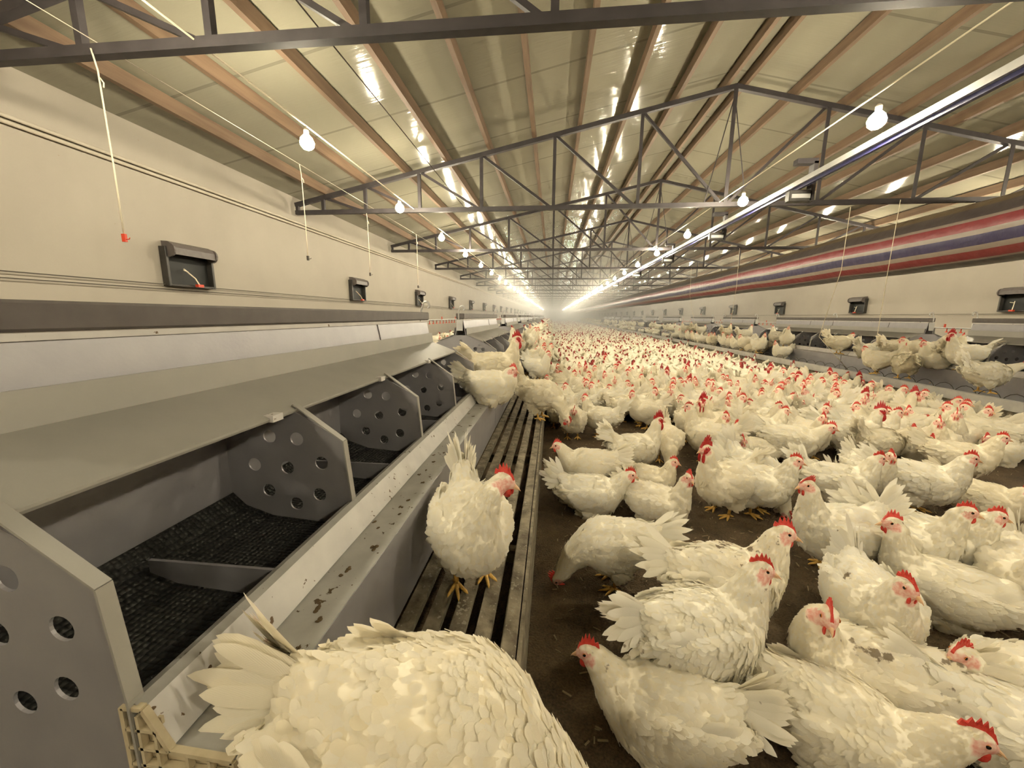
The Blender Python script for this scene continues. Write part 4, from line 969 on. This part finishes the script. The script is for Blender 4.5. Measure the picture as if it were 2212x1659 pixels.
# everything beyond: one mass of small birds
def far_bird(pose, sit, tail, cock, seed):
    g = hen_shape(pose, 0, sit, tail, cock, 0, seed, voxel=.042)
    V = [tuple(v) for v in g['V']]; Fq = list(g['F']); mi = [0]*len(Fq); H = g['H']
    def add(v, f, m_): 
        o = len(V); V.extend([tuple(map(float, q)) for q in v]); Fq.extend([tuple(i+o for i in q) for q in f]); mi.extend([m_]*len(f))
    k = 1.1 if cock else .5
    add([H(.034, 0, .0), H(.03, 0, .03*k), H(0, 0, .046*k), H(-.026, 0, .034*k), H(-.02, 0, .01), H(.01, .012, .0), H(.01, -.012, .0)], [(0, 1, 2, 5), (5, 2, 3, 4), (0, 6, 2, 1), (6, 4, 3, 2)], 1)
    add([H(.036, 0, 0), H(.0, .02, .01), H(.0, .02, -.02), H(.03, .006, -.034*k), H(.0, -.02, .01), H(.0, -.02, -.02), H(.03, -.006, -.034*k)], [(0, 1, 2, 3), (0, 6, 5, 4)], 1)
    e = rad(18+42*tail)
    add([(-.17, .03, .29), (-.17, -.03, .29), (-.17-.16*math.cos(e), -.012, .30+.16*math.sin(e)), (-.17-.16*math.cos(e), .012, .30+.16*math.sin(e)), (-.17, 0, .34), (-.17, 0, .26), (-.28, 0, .32)], [(0, 4, 3, 3), (1, 2, 4, 4), (4, 2, 3, 3), (5, 0, 3, 6), (5, 6, 2, 1)], 0)
    T3 = []; M3 = []
    for f, m_ in zip(Fq, mi):
        f = list(dict.fromkeys(f))
        if len(f) == 3: T3.append(f); M3.append(m_)
        else: T3 += [[f[0], f[1], f[2]], [f[0], f[2], f[3]]]; M3 += [m_, m_]
    V = np.array(V)
    if sit: V[:, 2] -= .097
    return V, np.array(T3), np.array(M3)
FB = [far_bird('up', False, .4, False, 1), far_bird('up', False, .9, False, 2), far_bird('low', True, .5, False, 3), far_bird('mid', False, .3, False, 4), far_bird('tall', False, .4, True, 5), far_bird('peck', False, .7, False, 6)]
def mass(name, pts, label):
    VV, FF, MM = [], [], []; o = 0
    for x, y, z, fc in pts:
        V, Fq, mi = FB[R.choices(range(6), [4, 2, 3, 2, .8, 2.5])[0]]
        Vr = (V*R.uniform(.92, 1.06))@rotz(rad(fc)).T+np.array([x, y, z]); VV.append(Vr); FF.append(Fq+o); MM.append(mi); o += len(V)
    V = np.vstack(VV); Fq = np.vstack(FF); nf = len(Fq)
    me = bpy.data.meshes.new(name); me.vertices.add(len(V)); me.vertices.foreach_set('co', V.astype('f').ravel())
    me.loops.add(nf*3); me.loops.foreach_set('vertex_index', Fq.astype('i').ravel()); me.polygons.add(nf)
    me.polygons.foreach_set('loop_start', np.arange(nf, dtype='i')*3); me.polygons.foreach_set('loop_total', np.full(nf, 3, 'i')); me.polygons.foreach_set('use_smooth', np.ones(nf, bool))
    me.materials.append(M['far_white']); me.materials.append(M['far_comb']); me.polygons.foreach_set('material_index', np.concatenate(MM).astype('i')); me.update(calc_edges=True)
    ob = bpy.data.objects.new(name, me); COL.objects.link(ob); tag(ob, label, 'flock', kind='stuff'); return ob
mass('distant_flock', [(x, y, 0, R.uniform(0, 360)) for x, y, X, Y in cl[NIND:]], 'far mass of white hens filling the litter to the end of the hall')
lane = lambda n, y0, p, L_, xa, xb, z: [(R.uniform(xa, xb), y0+R.random()**p*L_, z, R.uniform(0, 360)) for _ in range(n)]
mass('distant_flock', lane(70, 16.4, 1.4, 55, 4.98, 5.08, SL)+lane(60, 16.4, 1.4, 55, 5.2, 5.26, .652), 'distant white hens standing along the right feeder and belt covers')
mass('distant_flock', lane(120, 9.6, 1.3, 46, -.36, -.18, SL)+lane(50, 9.6, 1, 42, -.56, -.48, .652), 'distant white hens crowding the left slats and belt covers')
mass('distant_flock', lane(160, 6, 1, 40, -3.75, -1.75, SL), 'distant white hens behind the left nests under the red drinkers')
mass('distant_flock', lane(160, 6, 1, 40, 6.5, 8.45, SL), 'distant white hens behind the right nests under the red drinkers')

# dusty air filling the far part of the hall
m, nt, P = newmat('dusty_air'); nt.nodes.remove(P)
vs = node(nt, 'ShaderNodeVolumeScatter'); vs.inputs['Color'].default_value = (1, .97, .9, 1); vs.inputs['Density'].default_value = .032; vs.inputs['Anisotropy'].default_value = .55
nt.links.new(vs.outputs[0], nt.nodes['Material Output'].inputs['Volume'])
tag(MB().box(XL+.02, XR-.02, 14, YE-.02, .01, 4.9).build('dust_haze', m), 'pale dusty haze in the air toward the end of the hall', 'haze', kind='stuff')

# straw, chaff and loose down on the litter and slats; droppings on the belt cover
b = MB(); RD = random.Random(5)
for _ in range(2600):
    y = .5+RD.random()**1.6*7; x = RD.uniform(0, 4.6); a = RD.uniform(0, 3.14); l = RD.uniform(.004, .018); w_ = RD.uniform(.001, .003)
    dx, dy = math.cos(a)*l, math.sin(a)*l; b.bar((x-dx, y-dy, .002+w_), (x+dx, y+dy, .003+w_+RD.random()*.004), w_*2, w_, up=(0, 0, 1))
tag(b.build('litter_chaff', plain('chaff', (.30, .22, .12), .9)), 'small bits of straw and chaff strewn over the brown litter', 'chaff', kind='stuff')
b = MB()
for _ in range(26):
    y = .5+RD.random()*2.5; x = RD.uniform(-.545, -.462); r_ = RD.uniform(.002, .006)
    for q in range(3):
        v = SPV*np.array((r_*RD.uniform(.6, 1.3), r_*RD.uniform(.8, 1.8), r_*.35))+np.array((x+RD.uniform(-1, 1)*r_, y+RD.uniform(-1, 1)*r_*1.5, .6515)); b.add(v, SPF)
tag(b.build('droppings', plain('dried_droppings', (.11, .075, .035), .85)), 'dried brown droppings scattered on the grey belt cover shelf', 'droppings', kind='stuff')
